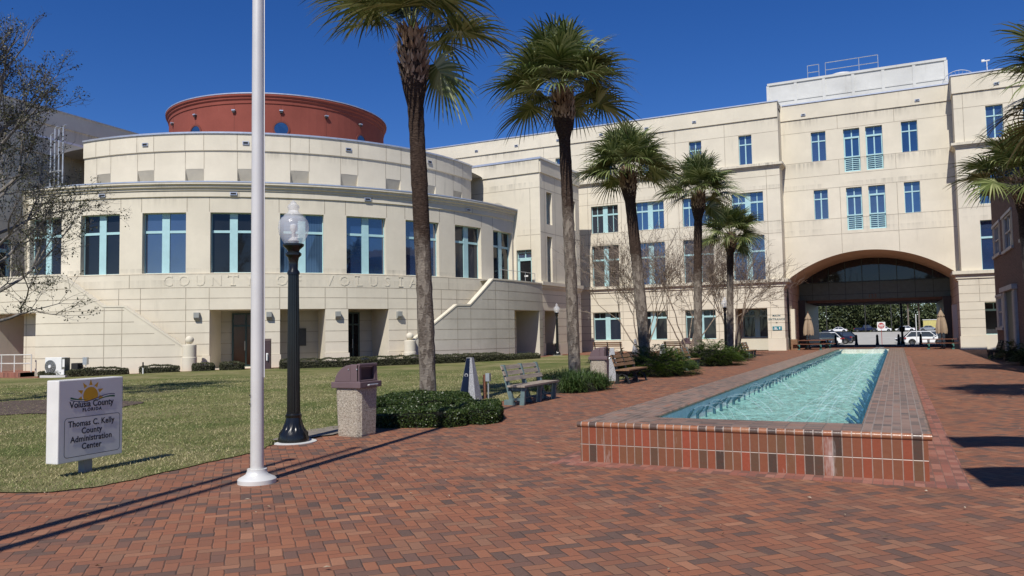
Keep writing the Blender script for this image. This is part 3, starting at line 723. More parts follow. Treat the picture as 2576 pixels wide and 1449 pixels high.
for c in wc:
    if not 24 < c + 4.88 < 64: jv(mb, fL, c + 4.88, 4.52, 5.28, kD)
band(mb, [(R1 - .02, 5.3), (22.2, 5.3)], TH0, TH1)
# stouter pier bases
for a, b in ((39.1, 42.5), (49.0, 52.4), (58.85, 60.6), (31.9, 32.75)): slab(mb, fL, a - .05 * kD, b + .05 * kD, -.1, .72, -.07, .3, 0, 1.6)
mb.build('lower_wall', [M['cream'], M['joint']], RB, world=True)
for c, g in zip(wc, ['glassdark', 'glass', 'glassdark', 'glass', 'glass', 'glass', 'glassdark', 'glass', 'glassdark', 'glassdark', 'glass']):
    pass
gl = {2: 'blind', 4: 'glass', 6: 'blind', 0: 'glassdark', 1: 'glassdark'}
for i, h in enumerate(hW): window(RB, fD, *h, 'drum', kD, glass={0: 'glassdark', 1: 'glassdark', 2: 'glass', 3: 'glassdark', 4: 'blind', 5: 'glass', 6: 'glass', 7: 'glassdark', 8: 'glassdark'}[i])
for tt in (TH0, TH1):
    mb = MB(); mb.quad(fL(tt, -.5, 0), fL(tt, 5.3, 0), fL(tt, 5.3, 6), fL(tt, -.5, 6)); mb.quad(fD(tt, 5.3, -.1), fD(tt, 10.4, -.36), fD(tt, 10.4, 6), fD(tt, 5.3, 6))
    mb.build('end_wall', M['cream'], RB, world=True)
# recess back walls with doors
mb = MB()
for a, b, _, z, dp in doors: slab(mb, fL, a - .2, b + .2, 0, 3.4, dp - .01, dp + .2, 0, 1.6)
for a, b, _, z, dp in doors:
    for z in (.72, 1.37, 2.0, 2.64): jh(mb, cyl(22.2 - dp + .02), z, a, b, (), 1.6)
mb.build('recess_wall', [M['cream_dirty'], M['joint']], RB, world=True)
def entry_door(ta, tb, z1, leaf):
    f = cyl(22.2 - 2.56); k = math.degrees(1 / 19.6); m = (ta + tb) / 2
    mb = MB(); t = .09 * k
    for a, b, c, e in ((ta, ta + t, 0, z1), (tb - t, tb, 0, z1), (m - t / 2, m + t / 2, 0, z1), (ta, tb, z1 - .1, z1), (ta, tb, 2.35, 2.45), (ta, tb, .0, .12)): slab(mb, f, a, b, c, e, -.08, .02)
    d = mb.build('door', mat_plain('dark_green_frame', (.03, .06, .06), .4) if leaf else M['dkteal'], RB, world=True)
    mb = MB(); slab(mb, f, ta, tb, .1, z1 - .05, -.02, .0); mb.build('door_glass', mat_plain('dark_reddish_glass', (.07, .03, .02), .12) if leaf else M['glassdark'], d)
    mb = MB(); mb.tube([f(m - .15, .95, -.13), f(m - .15, 1.5, -.13)], .018, 6); mb.build('handle', M['alu'], d)
entry_door(34.6, 39.2, 3.15, 1); entry_door(53.9, 56.4, 3.15, 0)
mb = MB(); slab(mb, cyl(19.65), 45.3, 46.9, 1.15, 2.2, -.06, 0); mb.build('notice_board', M['bronze_and_shade'], RB, world=True)
# main parapet cornice
mb = MB(); band(mb, [(R1, 9.95), (R1 + .14, 9.98), (R1 + .14, 10.08), (R1 + .25, 10.14), (R1 + .25, 10.24), (R1 + .36, 10.30), (R1 + .36, 10.42)], TH0, TH1)
mb.build('cornice', M['cream'], RB, world=True)
mb = MB(); band(mb, [(R1 + .38, 10.40), (R1 + .38, 10.47), (R1 - .3, 10.49), (R1 - .3, 10.0)], TH0, TH1); mb.build('parapet_coping', M['metalcap'], RB, world=True)
mb = MB(); band(mb, [(R1 - .2, 10.02), (17.6, 10.06)], TH0, TH1, 5); band(mb, [(17.8, 14.0), (8.5, 14.05)], -180, 180, 8); band(mb, [(8.7, 19.3), (.05, 19.4)], -180, 180, 8); mb.build('roof', M['roofgrey'], RB, world=True)
# upper tier with shallow sloped niches
R2 = 17.9; fU = cyl(R2); kU = math.degrees(1 / R2)
nh = [(14.2 + 10.08 * i, 17.9 + 10.08 * i, 11.0, 12.12, .01) for i in range(-1, 8)]
mb = MB(); wall(mb, fU, 0.5, 93, 10.0, 13.22, [(a, b, c, d, .0) for a, b, c, d, _ in nh], 1.2)
for a, b, c, d, _ in nh:
    mb.quad(fU(a, c, .42), fU(b, c, .42), fU(b, d, 0), fU(a, d, 0), 2); mb.add([fU(a, c, 0), fU(a, c, .42), fU(a, d, 0)], [(0, 1, 2)], 0); mb.add([fU(b, c, 0), fU(b, c, .42), fU(b, d, 0)], [(0, 1, 2)], 0); mb.quad(fU(a, c, 0), fU(b, c, 0), fU(b, c, .42), fU(a, c, .42), 0)
    jv(mb, fU, a, 12.12, 13.2, kU); jv(mb, fU, b, 12.12, 13.2, kU)
band(mb, [(R2, 13.22), (R2 + .09, 13.26), (R2 + .09, 14.3)], 0.5, 93)
for a, b, c, d, _ in nh:
    for q in (a, b): jv(mb, cyl(R2 + .09), q, 13.28, 14.28, kU)
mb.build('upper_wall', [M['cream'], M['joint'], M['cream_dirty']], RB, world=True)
mb = MB(); band(mb, [(R2 + .09, 14.28), (R2 + .17, 14.3), (R2 + .17, 14.40), (R2 - .3, 14.42), (R2 - .3, 14.0)], 0.5, 93); mb.build('upper_coping', M['metalcap'], RB, world=True)
for t in (16.1, 36.0, 56.1, 76.2): vent(RB, cyl(R2 + .09), t, 13.72, kU, .38, .2)
for t in (16.9, 36.0, 55.5, 74.7): vent(RB, cyl(R1 + .08), t, 9.80, kD, .38, .17)
# red drum
R3 = 8.65; fR = cyl(R3); kR = math.degrees(1 / R3)
mb = MB(); band(mb, [(R3, 14.0), (R3, 18.95), (R3 + .06, 18.98), (R3 + .06, 19.2), (R3 + .16, 19.3), (R3 + .16, 19.42), (R3 + .26, 19.5), (R3 + .26, 19.66)], -180, 180, 4)
for i in range(16): jv(mb, fR, -2.1 + 22.5 * i, 14, 18.93, kR, t=.03)
mb.build('red_drum', [M['redstucco'], M['redjoint']], RB, world=True)
mb = MB(); band(mb, [(R3 + .28, 19.64), (R3 + .28, 19.72), (R3 - .2, 19.74), (R3 - .2, 19.3)], -180, 180, 4); mb.build('drum_coping', M['metalcap'], RB, world=True)
for t in (-47, -2.1, 43, 88):
    def disc(r_, d, n=20): return [fR(t + r_ * kR * math.cos(2 * math.pi * i / n), 17.1 + r_ * math.sin(2 * math.pi * i / n), d) for i in range(n)]
    mb = MB(); mb.add(disc(.5, -.03), [tuple(range(20))]); w_ = mb.build('round_window', M['glass'], RB, world=True)
    mb = MB(); A_, B_ = disc(.5, -.06), disc(.62, -.06); mb.add(A_ + B_, [(i, (i + 1) % 20, 20 + (i + 1) % 20, 20 + i) for i in range(20)]); A2 = disc(.62, .03); mb.add(B_ + A2, [(i, (i + 1) % 20, 20 + (i + 1) % 20, 20 + i) for i in range(20)]); mb.build('frame', M['redjoint'], w_)
for t in (-24.6, -2.1, 20.4, 43, 65.3, 87):
    mb = MB(); slab(mb, fR, t - .13 * kR, t + .13 * kR, 18.42, 18.50, -.2, 0); slab(mb, fR, t - .1 * kR, t + .1 * kR, 18.28, 18.42, -.16, -.02, 1); mb.build('wall_light', [M['metalcap'], M['bronze_and_shade']], RB, world=True)
# relief lettering
txt = 'COUNTY OF VOLUSIA'; ths = np.linspace(26.9, 63.2, len(txt)); f = cyl(22.2)
for ch, th in zip(txt, ths):
    if ch == ' ': continue
    vs, fs = text_mesh(ch, .84, .018, 1, 0.0); mb = MB()
    if ch in 'FLTI':          # slab serifs
        for (a_, b_, c_, d_) in {'F': ((-.30, .0, 0, .045),), 'L': ((-.28, .02, .56, .60),), 'T': ((-.13, .13, 0, .045), (-.29, -.25, .47, .6), (.25, .29, .47, .6)), 'I': ((-.14, .14, 0, .045), (-.14, .14, .56, .60))}[ch]: slab(mb, f, th + a_ * kD, th + b_ * kD, 4.62 + c_, 4.62 + d_, -.034, 0)
    mb.add([f(th + v.x * kD, 4.62 + v.y * 1.0, -v.z * .5 - .010) for v in vs], fs); mb.build('letter', M['cream'], RB, world=True)
for t in (31.1, 41.0, 50.8, 60.5):
    mb = MB(); slab(mb, fL, t - .14 * kD, t + .14 * kD, 2.84, 3.12, -.26, 0); mb.hexa([fL(t - .14 * kD, 2.7, -.12), fL(t + .14 * kD, 2.7, -.12), fL(t + .14 * kD, 2.7, 0), fL(t - .14 * kD, 2.7, 0), fL(t - .14 * kD, 2.84, -.26), fL(t + .14 * kD, 2.84, -.26), fL(t + .14 * kD, 2.84, 0), fL(t - .14 * kD, 2.84, 0)])
    mb.build('wall_light', mat_plain('grey_light_fitting', (.30, .31, .29), .5), RB, world=True)
# curved stair walls
R4 = 23.3; fS = cyl(R4); kS = math.degrees(1 / R4)
def stairwall(tops, dt, name, holes=(), joints=True, dirty=False):
    """tops: (theta, z) polyline of the wall top"""
    mb = MB(); T = [t for t, _ in tops]; Zt = [z for _, z in tops]
    zt = lambda t: float(np.interp(t, T, Zt)); base = -.5
    us = brk(T[0], T[-1], T + [h[0] for h in holes] + [h[1] for h in holes], dt)
    for a, b in zip(us, us[1:]):
        c = (a + b) / 2; hh = [h for h in holes if h[0] < c < h[1]]
        z0 = hh[0][3] if hh else base
        mb.quad(fS(a, z0, 0), fS(b, z0, 0), fS(b, zt(b), 0), fS(a, zt(a), 0)); mb.quad(fS(a, z0, .3), fS(b, z0, .3), fS(b, zt(b), .3), fS(a, zt(a), .3))
        mb.hexa([fS(a, zt(a), -.03), fS(b, zt(b), -.03), fS(b, zt(b), .33), fS(a, zt(a), .33), fS(a, zt(a) + .1, -.03), fS(b, zt(b) + .1, -.03), fS(b, zt(b) + .1, .33), fS(a, zt(a) + .1, .33)], 2)
        if not hh: mb.quad(fS(a, max(0, zt(a) - 1.0), .3), fS(b, max(0, zt(b) - 1.0), .3), fS(b, max(0, zt(b) - 1.0), 1.1), fS(a, max(0, zt(a) - 1.0), 1.1))
        for z in (.72, 1.37, 2.0, 2.64, 3.28, 3.92, 4.52):
            if z < min(zt(a), zt(b)) - .05 and not any(h[0] < c < h[1] and z < h[3] for h in hh): mb.quad(fS(a, z - .018, -.004), fS(b, z - .018, -.004), fS(b, z + .018, -.004), fS(a, z + .018, -.004), 1)
    for h in holes:
        for t in h[:2]: mb.quad(fS(t, base, 0), fS(t, h[3], 0), fS(t, h[3], h[4]), fS(t, base, h[4]))
        su = brk(h[0], h[1], [], dt)
        for a, b in zip(su, su[1:]): mb.quad(fS(a, h[3], 0), fS(b, h[3], 0), fS(b, h[3], h[4]), fS(a, h[3], h[4])); mb.quad(fS(a, base, h[4]), fS(b, base, h[4]), fS(b, h[3], h[4]), fS(a, h[3], h[4]), 3)
    for t, za, zb in ((21.9, -.2, 3.4), (19.4, -.2, 3.4), (69.5, 0, 3.4), (72.2, 0, 3.4), (78, 0, 5.2), (81.5, 0, 5.2)):
        if T[0] < t < T[-1]: jv(mb, fS, t, za, zb, kS)
    return mb.build(name, [M['cream_worn'] if dirty else M['cream'], M['joint'], M['cream'], M['cream_dirty']], RB, world=True)
stairwall([(-4.5, 5.25), (12.6, 5.25), (19.2, 3.46), (22.2, 3.44), (30.4, 1.15), (30.9, 1.1)], 1.5, 'stair_wall', [(-1.4, 8.7, 0, 3.25, 2.6)])
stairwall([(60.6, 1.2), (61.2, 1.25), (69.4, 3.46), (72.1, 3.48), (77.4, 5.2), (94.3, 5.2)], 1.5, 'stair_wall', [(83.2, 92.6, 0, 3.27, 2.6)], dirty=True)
mb = MB(); band(mb, [(R1, 5.2), (R4, 5.2)], 77.4, 96, 2); band(mb, [(R1, 5.2), (R4, 5.2)], -4.5, 12, 2); mb.build('terrace_floor', M['concrete'], RB, world=True)
for t in (30.95, 60.9):
    p = cyl(R4 + .05)(t, 0, 0); mb = MB(); z0_ = -.3
    mb.lathe([(.38, z0_), (.38, .68), (.355, .70), (.355, 1.34), (.33, 1.37), (.09, 1.39), (.09, 1.43)], 28, (p[0], p[1], 0)); mb.sphere((p[0], p[1], 1.62), .22, 24)
    mb.build('newel_pier', M['cream'], RB, world=True)
rail(RB, [cyl(R4 - .2)(t, 0, 0)[:2] for t in (80, 84, 88, 92)], 5.3, 5.95, 'terrace_railing', 1, .02)
rail(RB, [cyl(R4 + .3)(t, 0, 0)[:2] for t in (-4, -2, .2, 3.4, 5.9, 8.9)], 0.0, .95, 'porch_railing', 2, .035, 'alu')
mb = MB(); band(mb, [(R4 + .9, -.35), (R4 + .9, .0), (R4 - 2.6, .0)], -4, 8.7, 2); mb.build('porch_floor', M['borderbrick'], RB, world=True)

# ================================================================== wing beside the rotunda
WB = thing('stair_tower_wing', 'tall narrow cream wing between the round building and the long facade', 'building', (-23.9, 54, 0))
ex = Vector((.9984, -.056, 0)); ey = Vector((.056, .9984, 0)); O = Vector((-23.9, 54, 0))
fF = lambda u, z, d: tuple(O + ex * u + ey * d + Vector((0, 0, z)))            # front, u measured to the right of the corner
fE = lambda u, z, d: tuple(O + ey * u - ex * d + Vector((0, 0, z)))            # right side
mb = MB(); hd = [(-2.1, -.8, 5.3, 8.05, .35)]
wall(mb, fF, -14, 0, 0, 15.0, hd)
hs = [(1.1, 2.05, 10.05, 12.55, .5), (1.1, 1.95, 5.55, 9.1, .5), (5.6, 6.4, 10.1, 12.5, .5), (5.6, 6.4, 5.55, 9.1, .5), (.45, 2.65, 0, 3.37, 2.2), (4.3, 6.2, 0, 3.37, 2.2)]
wall(mb, fE, 0, 7.15, 0, 15.0, hs)
mb.quad(fE(7.15, 0, 0), fE(7.15, 15, 0), fE(7.15, 15, 8), fE(7.15, 0, 8)); 
for z in (12.75, 9.15): jh(mb, fF, z, -8, 0, hd)
jv(mb, fF, -.85, 8.1, 12.75)
for z in (12.7, 9.35): jh(mb, fE, z, 0, 7.15, hs)
for q in (.75, 2.6, 5.2): jv(mb, fE, q, 5.6, 13.8)
for ff, a, b in ((fF, -14, .0), (fE, -.0, 7.15)):
    slab(mb, ff, a, b, 13.88, 14.9, -.1, .3)
for z in (.95, 1.57, 2.19, 2.81, 3.40, 4.0, 4.6): jh(mb, fE, z, 0, 7.15, hs)
slab(mb, fE, 2.65, 4.3, 0, .9, -.05, 1); slab(mb, fE, -.04, .45, 0, .9, -.05, .5)
mb.build('wall', [M['cream'], M['joint']], WB, world=True)
mb = MB(); slab(mb, fE, -.15, 7.3, 14.9, 15.05, -.17, 14.0); mb.build('roof', M['metalcap'], WB, world=True)
mb = MB()
for za, zb, p in ((5.0, 5.1, .08), (5.1, 5.28, .16), (5.28, 5.55, .28)): slab(mb, fE, -p, 7.15, za, zb, -p, .3)
mb.build('cornice', M['cream'], WB, world=True)
for h in hs[:4]: window(WB, fE, *h, 'N', glass='glassdark')
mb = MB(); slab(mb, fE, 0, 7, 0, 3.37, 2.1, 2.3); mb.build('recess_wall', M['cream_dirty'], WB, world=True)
window(WB, fF, -2.1, -.8, 7.42, 8.05, .35, 'T')
mb = MB()
for a, b, c, e in ((-2.1, -1.93, 5.3, 7.42), (-.97, -.8, 5.3, 7.42), (-2.1, -.8, 7.22, 7.44), (-2.1, -.8, 5.3, 5.5)): slab(mb, fF, a, b, c, e, .22, .34)
d_ = mb.build('door', M['teal'], WB, world=True); mb = MB(); slab(mb, fF, -1.93, -.97, 5.5, 7.22, .3, .33); mb.build('door_glass', M['glassdark'], d_)
mb = MB(); slab(mb, fF, -1.58, -1.28, 6.0, 6.12, .28, .3); mb.build('notice', M['white'], d_)
mb = MB(); P_ = [fF(-3.75 + .55 * math.cos(2 * math.pi * i / 24), 11.2 + .55 * math.sin(2 * math.pi * i / 24), -.012) for i in range(24)]; mb.add(P_, [tuple(range(24))]); w_ = mb.build('round_window', M['glass'], WB, world=True)
mb = MB(); A_ = [fF(-3.75 + .55 * math.cos(2 * math.pi * i / 24), 11.2 + .55 * math.sin(2 * math.pi * i / 24), -.03) for i in range(24)]; B_ = [fF(-3.75 + .7 * math.cos(2 * math.pi * i / 24), 11.2 + .7 * math.sin(2 * math.pi * i / 24), -.03) for i in range(24)]
mb.add(A_ + B_, [(i, (i + 1) % 24, 24 + (i + 1) % 24, 24 + i) for i in range(24)]); mb.build('frame', M['cream_dirty'], w_)
vent(WB, fE, 2.0, 14.3); 

# its mirror image on the other side of the round building
ax_ = D2R(45.7); av = Vector((math.sin(ax_), -math.cos(ax_), 0)); Cc = Vector((CX, CY, 0))
Rf = Matrix(((2 * av.x * av.x - 1, 2 * av.x * av.y, 0, 0), (2 * av.x * av.y, 2 * av.y * av.y - 1, 0, 0), (0, 0, 1, 0), (0, 0, 0, 1)))
bpy.context.view_layer.update()
W2 = copy_tree(WB); W2.matrix_basis = Matrix.Translation(Cc) @ Rf @ Matrix.Translation(-Cc) @ WB.matrix_basis
W2['label'] = 'shaded grey wing closing the left end of the round building behind the bare tree'

# ================================================================== shaded wing on the far left
LB = thing('left_office_wing', 'grey shaded wall of a cream wing behind the bare tree on the left', 'building', (-59.2, 41, 0))
cW, sW = math.cos(D2R(5)), math.sin(D2R(5))
fW = lambda u, z, d: (-59.2 - (u - 41) * sW - d * cW, 41 + (u - 41) * cW - d * sW, z)
mb = MB(); hl = []
for y in np.arange(14, 62, 4.05):
    hl += [(y, y + 2.4, 10.35, 12.75, .35), (y, y + 2.4, 5.58, 9.24, .35)]; hl.append((y + .7, y + 1.7, 15.06, 17.45, .3))
wall(mb, fW, 8, 66, 0, 19.8, hl); slab(mb, fW, 8, 66, 18.6, 19.8, -.12, 0)
for z in (13.9, 17.5, 9.9): jh(mb, fW, z, 8, 66, hl)
mb.quad(fW(8, 0, 0), fW(8, 19.8, 0), fW(8, 19.8, 16), fW(8, 0, 16))
mb.build('wall', [M['cream'], M['joint']], LB, world=True)
mb = MB(); slab(mb, fW, 8, 66, 14.58, 14.95, -.3, 0); slab(mb, fW, 8, 66, 5.0, 5.5, -.3, 0); mb.build('cornice', M['cream_dirty'], LB, world=True)
mb = MB(); slab(mb, fW, 8, 66, 19.8, 19.9, -.2, 16); mb.build('roof', M['roofgrey'], LB, world=True)
for h in hl: window(LB, fW, *h, 'B' if h[3] < 10 else ('A' if h[3] < 14 else 'T'), glass='glassdark')
# pipes standing on the round roof
mb = MB()
for i, (x, h_) in enumerate(((-48.0, 2.6), (-47.6, 3.0), (-47.2, 2.9), (-46.8, 3.0))): mb.tube([(x, 31.6, 10), (x, 31.6, 12.2 + h_)], .05, 8); mb.tube([(x, 31.6, 12.2 + h_), (x + .25, 31.6, 12.3 + h_)], .05, 8)
mb.tube([(-48.1, 31.6, 12.4), (-46.9, 31.6, 12.4)], .06, 6)
mb.build('roof_pipes', M['galv'], RB, world=True)

# ================================================================== brick building on the right edge
BK = thing('brick_building', 'dark red brick building with white shuttered windows at the right edge', 'building', (5.5, 54, 0))
M['brickwall'] = brickcourse('dark_brick_wall', .215, .075, [(0, (.085, .045, .035)), (.5, (.125, .06, .045)), (1, (.16, .08, .06))], (.15, .12, .10), .011, rough=.9, offset=.5, ax=(1, 2))
fB = lambda u, z, d: (5.5 + d, u, z)
hb = [(55.9 - 3.7, 55.9, 5.85, 7.55, .15), (46.9, 51.2, 5.75, 7.55, .15), (52.5, 55.9, 1.55, 3.35, .15), (40, 44.3, 5.75, 7.55, .15), (33.5, 37.8, 5.75, 7.55, .15), (36, 40.2, 1.55, 3.35, .15), (27, 31.2, 5.75, 7.55, .15)]
mb = MB(); wall(mb, fB, 24, 56.1, 0, 9.7, hb); mb.quad((5.5, 56.1, 0), (14, 56.1, 0), (14, 56.1, 9.7), (5.5, 56.1, 9.7)); mb.quad((5.5, 24, 0), (14, 24, 0), (14, 24, 9.7), (5.5, 24, 9.7))
mb.build('wall', M['brickwall'], BK, world=True)
mb = MB(); mb.box(5.15, 14.3, 23.7, 56.4, 9.7, 9.95); mb.prism([(5.15, 9.95), (14.3, 9.95), (9.7, 11.2)], 24, 56); mb.build('roof', mat_plain('dark_shingle', (.07, .06, .055), .9), BK, world=True)
M['whitetrim'] = mat_plain('aged_white_trim', (.42, .42, .40), .6)
for h in hb:
    mb = MB(); m = (h[0] + h[1]) / 2; mb.quad(fB(h[0] + .9, h[2], .12), fB(h[1] - .9, h[2], .12), fB(h[1] - .9, h[3], .12), fB(h[0] + .9, h[3], .12)); w_ = mb.build('window', M['glassdark'], BK, world=True, fix=False)
    mb = MB()
    for a, b, c, e in ((h[0] + .85, h[0] + .97, h[2], h[3]), (h[1] - .97, h[1] - .85, h[2], h[3]), (h[0] + .85, h[1] - .85, h[3] - .1, h[3]), (h[0] + .85, h[1] - .85, h[2], h[2] + .1), (m - .04, m + .04, h[2], h[3]), (h[0] + .85, h[1] - .85, (h[2] + h[3]) / 2 - .03, (h[2] + h[3]) / 2 + .04)): slab(mb, fB, a, b, c, e, .02, .11)
    slab(mb, fB, h[0], h[1], h[3], h[3] + .15, -.06, .1); slab(mb, fB, h[0], h[1], h[2] - .15, h[2], -.1, .1); mb.build('frame', M['whitetrim'], w_)
    for a in (h[0] + .02, h[1] - .85):
        mb = MB(); slab(mb, fB, a, a + .8, h[2], h[3], .0, .1)
        for i in range(int((h[3] - h[2]) / .075)): z = h[2] + .03 + i * .075; mb.hexa([fB(a + .05, z, -.03), fB(a + .75, z, -.03), fB(a + .75, z, 0), fB(a + .05, z, 0), fB(a + .05, z + .045, -.005), fB(a + .75, z + .045, -.005), fB(a + .75, z + .045, 0), fB(a + .05, z + .045, 0)])
        mb.build('shutter', M['whitetrim'], w_)
mb = MB()
for a, b in ((50.6, 51.5), (46.6, 47.5)):
    slab(mb, fB, a, b, 0, 3.5, -.12, 0)
    for i in range(44): z = .1 + i * .075; slab(mb, fB, a + .08, b - .08, z, z + .045, -.15, -.12)
slab(mb, fB, 46.4, 51.7, 3.5, 3.75, -.25, 0); d_ = mb.build('door_surround', M['whitetrim'], BK, world=True)
mb = MB(); slab(mb, fB, 47.5, 50.6, 0, 3.5, -.04, 0); mb.build('door', M['dkteal'], d_)
# ================================================================== fountain
FX0, FX1, FY0, FY1 = -3.72, .25, 9.55, 49.4        # outer faces
IX0, IX1, IY0, IY1 = -3.02, -.41, 10.40, 48.7       # inner faces
FT = thing('fountain', 'long raised brick fountain basin with turquoise water running towards the arch', 'fountain', (-1.7, 9.6, 0))
for fy_ in (FY0, FY1):
    mb = MB(); mb.quad((FX0, fy_, 0), (FX1, fy_, 0), (FX1, fy_, .45), (FX0, fy_, .45)); mb.build('end_wall', M['pooltile'], FT, world=True, fix=False)
for x in (FX0, FX1):
    mb = MB(); mb.quad((x, FY0, 0), (x, FY1, 0), (x, FY1, .45), (x, FY0, .45)); mb.build('side_wall', M['pooltile_y'], FT, world=True, fix=False)
mb = MB(); mb.box(FX0 - .01, IX0, FY0 + .06, FY1, .45, .5); mb.box(IX1, FX1 + .01, FY0 + .06, FY1, .45, .5); mb.build('coping', M['coping_x'], FT, world=True)
for ya_, yb_ in ((FY0 + .06, IY0), (IY1, FY1)):
    mb = MB(); mb.box(IX0, IX1, ya_, yb_, .45, .501); mb.build('end_coping', M['coping'], FT, world=True)
mb = MB(); mb.tube([(FX0 - .04, FY0 + .02, .470), (FX1 + .04, FY0 + .02, .470)], .038, 12); 
mb.build('bullnose', M['nose'], FT, world=True)
mb = MB(); mb.tube([(IX0 - .0, IY0, .478), (IX0 - .0, IY1, .478)], .026, 10); mb.tube([(IX1, IY0, .478), (IX1, IY1, .478)], .022, 10); mb.tube([(FX1 + .02, FY0, .47), (FX1 + .02, FY1, .47)], .034, 10); mb.tube([(FX0 - .02, FY0, .47), (FX0 - .02, FY1, .47)], .034, 10)
mb.build('bullnose_edge', M['nose_y'], FT, world=True)
k = NT('pool_plaster'); v = k.coords()
c_ = k.ramp(k.noise(1.1, 5, v, .6, .8), [(.3, (.30, .72, .68)), (.5, (.42, .84, .77)), (.62, (.54, .88, .80)), (.75, (.74, .90, .76))])
tl = k.noise(6, 3, k.scale(v, (1, 1, .2)), .7)
k.base(k.mix(k.ramp(tl, [(.5, (0,) * 3), (.8, (.5,) * 3)]), c_, (.60, .72, .74))); k.set(.5, 0, .4)
M['plaster'] = k.m
M['pooltilewall'] = brickcourse('pale_blue_pool_tile', .15, .15, [(0, (.76, .83, .80)), (.5, (.86, .90, .87)), (1, (.90, .93, .90))], (.68, .78, .80), .012, rough=.8, ax=(1, 2), stain=.6)
M['pooltileend'] = brickcourse('cream_pool_tile', .15, .15, [(0, (.60, .62, .5)), (.5, (.68, .70, .58)), (1, (.75, .76, .66))], (.55, .58, .5), .012, rough=.35, ax=(0, 2), stain=.5)
mb = MB(); mb.quad((IX0, IY0, -.2), (IX1, IY0, -.2), (IX1, IY1, -.2), (IX0, IY1, -.2)); mb.build('basin_floor', M['plaster'], FT, world=True)
for x in (IX0, IX1):
    mb = MB(); mb.quad((x, IY0, -.2), (x, IY1, -.2), (x, IY1, .47), (x, IY0, .47)); mb.build('basin_side', M['pooltilewall'], FT, world=True, fix=False)
for y in (IY0, IY1):
    mb = MB(); mb.quad((IX0, y, -.2), (IX1, y, -.2), (IX1, y, .47), (IX0, y, .47)); mb.build('basin_end', M['pooltileend'], FT, world=True, fix=False)
# water: rippled sheet, see-through with a mirror coat
WZ = .21
k = NT('fountain_water'); v = k.coords(); k.t.nodes.remove(k.p)
tr = k.n('ShaderNodeBsdfTransparent'); tr.inputs[0].default_value = (.66, .95, .90, 1)
gl_ = k.n('ShaderNodeBsdfGlossy'); gl_.inputs['Roughness'].default_value = .06
fr_ = k.n('ShaderNodeFresnel'); fr_.inputs[0].default_value = 1.36
b = k.n('ShaderNodeBump'); b.inputs['Strength'].default_value = .9; b.inputs['Distance'].default_value = .03
hgt = k.ma('ADD', k.noise(11, 5, k.scale(v, (.8, 1.6, 1)), .75, .6), k.ma('MULTIPLY', k.noise(26, 3, v, .7), .5))
k.lk(hgt, b.inputs['Height']); k.lk(b.outputs[0], gl_.inputs['Normal']); k.lk(b.outputs[0], fr_.inputs['Normal'])
mx = k.n('ShaderNodeMixShader'); k.lk(k.ma('MULTIPLY', fr_.outputs[0], .85), mx.inputs[0]); k.lk(tr.outputs[0], mx.inputs[1]); k.lk(gl_.outputs[0], mx.inputs[2])
df = k.n('ShaderNodeBsdfDiffuse'); df.inputs[0].default_value = (.45, .90, .80, 1); mx2 = k.n('ShaderNodeMixShader')
ff_ = k.ramp(k.noise(7.5, 6, k.scale(v, (1, .7, 1)), .82), [(.38, (.22,) * 3), (.72, (.74,) * 3)])
k.lk(ff_, mx2.inputs[0]); k.lk(mx.outputs[0], mx2.inputs[1]); k.lk(df.outputs[0], mx2.inputs[2]); k.lk(b.outputs[0], df.inputs['Normal'])
k.lk(mx2.outputs[0], k.out.inputs[0]); M['water'] = k.m
nx, ny = 44, 420
xs = np.linspace(IX0 + .002, IX1 - .002, nx); ys = np.linspace(IY0 + .002, IY1 - .002, ny); XX, YY = np.meshgrid(xs, ys)
ZZ = np.zeros_like(XX)
for _ in range(26):
    a = RNG.uniform(0, 2 * np.pi); q = RNG.uniform(8, 34); ZZ += np.sin(q * (XX * np.cos(a) + YY * np.sin(a)) + RNG.uniform(0, 6.28)) * .011 / q ** .5
V = np.c_[XX.ravel(), YY.ravel(), WZ + ZZ.ravel()].tolist(); F = [(j * nx + i, j * nx + i + 1, (j + 1) * nx + i + 1, (j + 1) * nx + i) for j in range(ny - 1) for i in range(nx - 1)]
mb = MB(); mb.add(V, F, 0, True); tag(mb.build('water', M['water'], fix=False), kind='structure')
# spray nozzles with their thin arcs of water
k = NT('water_jet'); k.base((.75, .9, .95)); k.set(.05, 0, .5, 1.33); k.p.inputs['Alpha'].default_value = .22; M['jet'] = k.m
M['verdigris'] = mat_plain('verdigris_brass', (.05, .13, .17), .4, .3, var=.4, vscale=20)
def nozzle(y0, label, grp, brass, xn, sgn, reach, hgt_, sd):
    rr = random.Random(sd)
    t = thing('spray_nozzle', label, 'nozzle', (xn, y0, WZ - .2), 0, grp)
    mb = MB(); hh = .37 + rr.uniform(-.02, .03)
    mb.tube([(0, 0, 0), (0, 0, hh)], .019, 8); mb.tube([(0, 0, hh - .01), (.05 * sgn, 0, hh + .06)], .021, 8); mb.tube([(.05 * sgn, 0, hh + .06), (.085 * sgn, 0, hh + .10)], .012, 8)
    mb.build('pipe', brass, t)
    mb = MB(); pts = []
    for i in range(13):
        s_ = i / 12; pts.append((sgn * (.085 + reach * s_), .02 * s_ * rr.uniform(-1, 1), hh + .10 + hgt_ * 4 * s_ * (1 - s_) - (hh - .1) * s_ * s_ * .9))
    mb.tube(pts, [.0025 + .0022 * (i / 12) for i in range(13)], 4); mb.build('water_jet', M['jet'], t)
    return t
n1 = nozzle(12.0, 'dark brass spray nozzle along the left inner wall of the fountain', 'spray nozzles along the left side of the fountain', M['verdigris'], -2.90, 1, .55, .10, 1)
n2 = nozzle(11.0, 'blue green spray nozzle along the right inner wall of the fountain', 'spray nozzles along the right side of the fountain', mat_plain('blue_patina', (.04, .13, .20), .4, .1, var=.5, vscale=30), -.52, -1, .62, .15, 2)
y = 12.0; i = 0
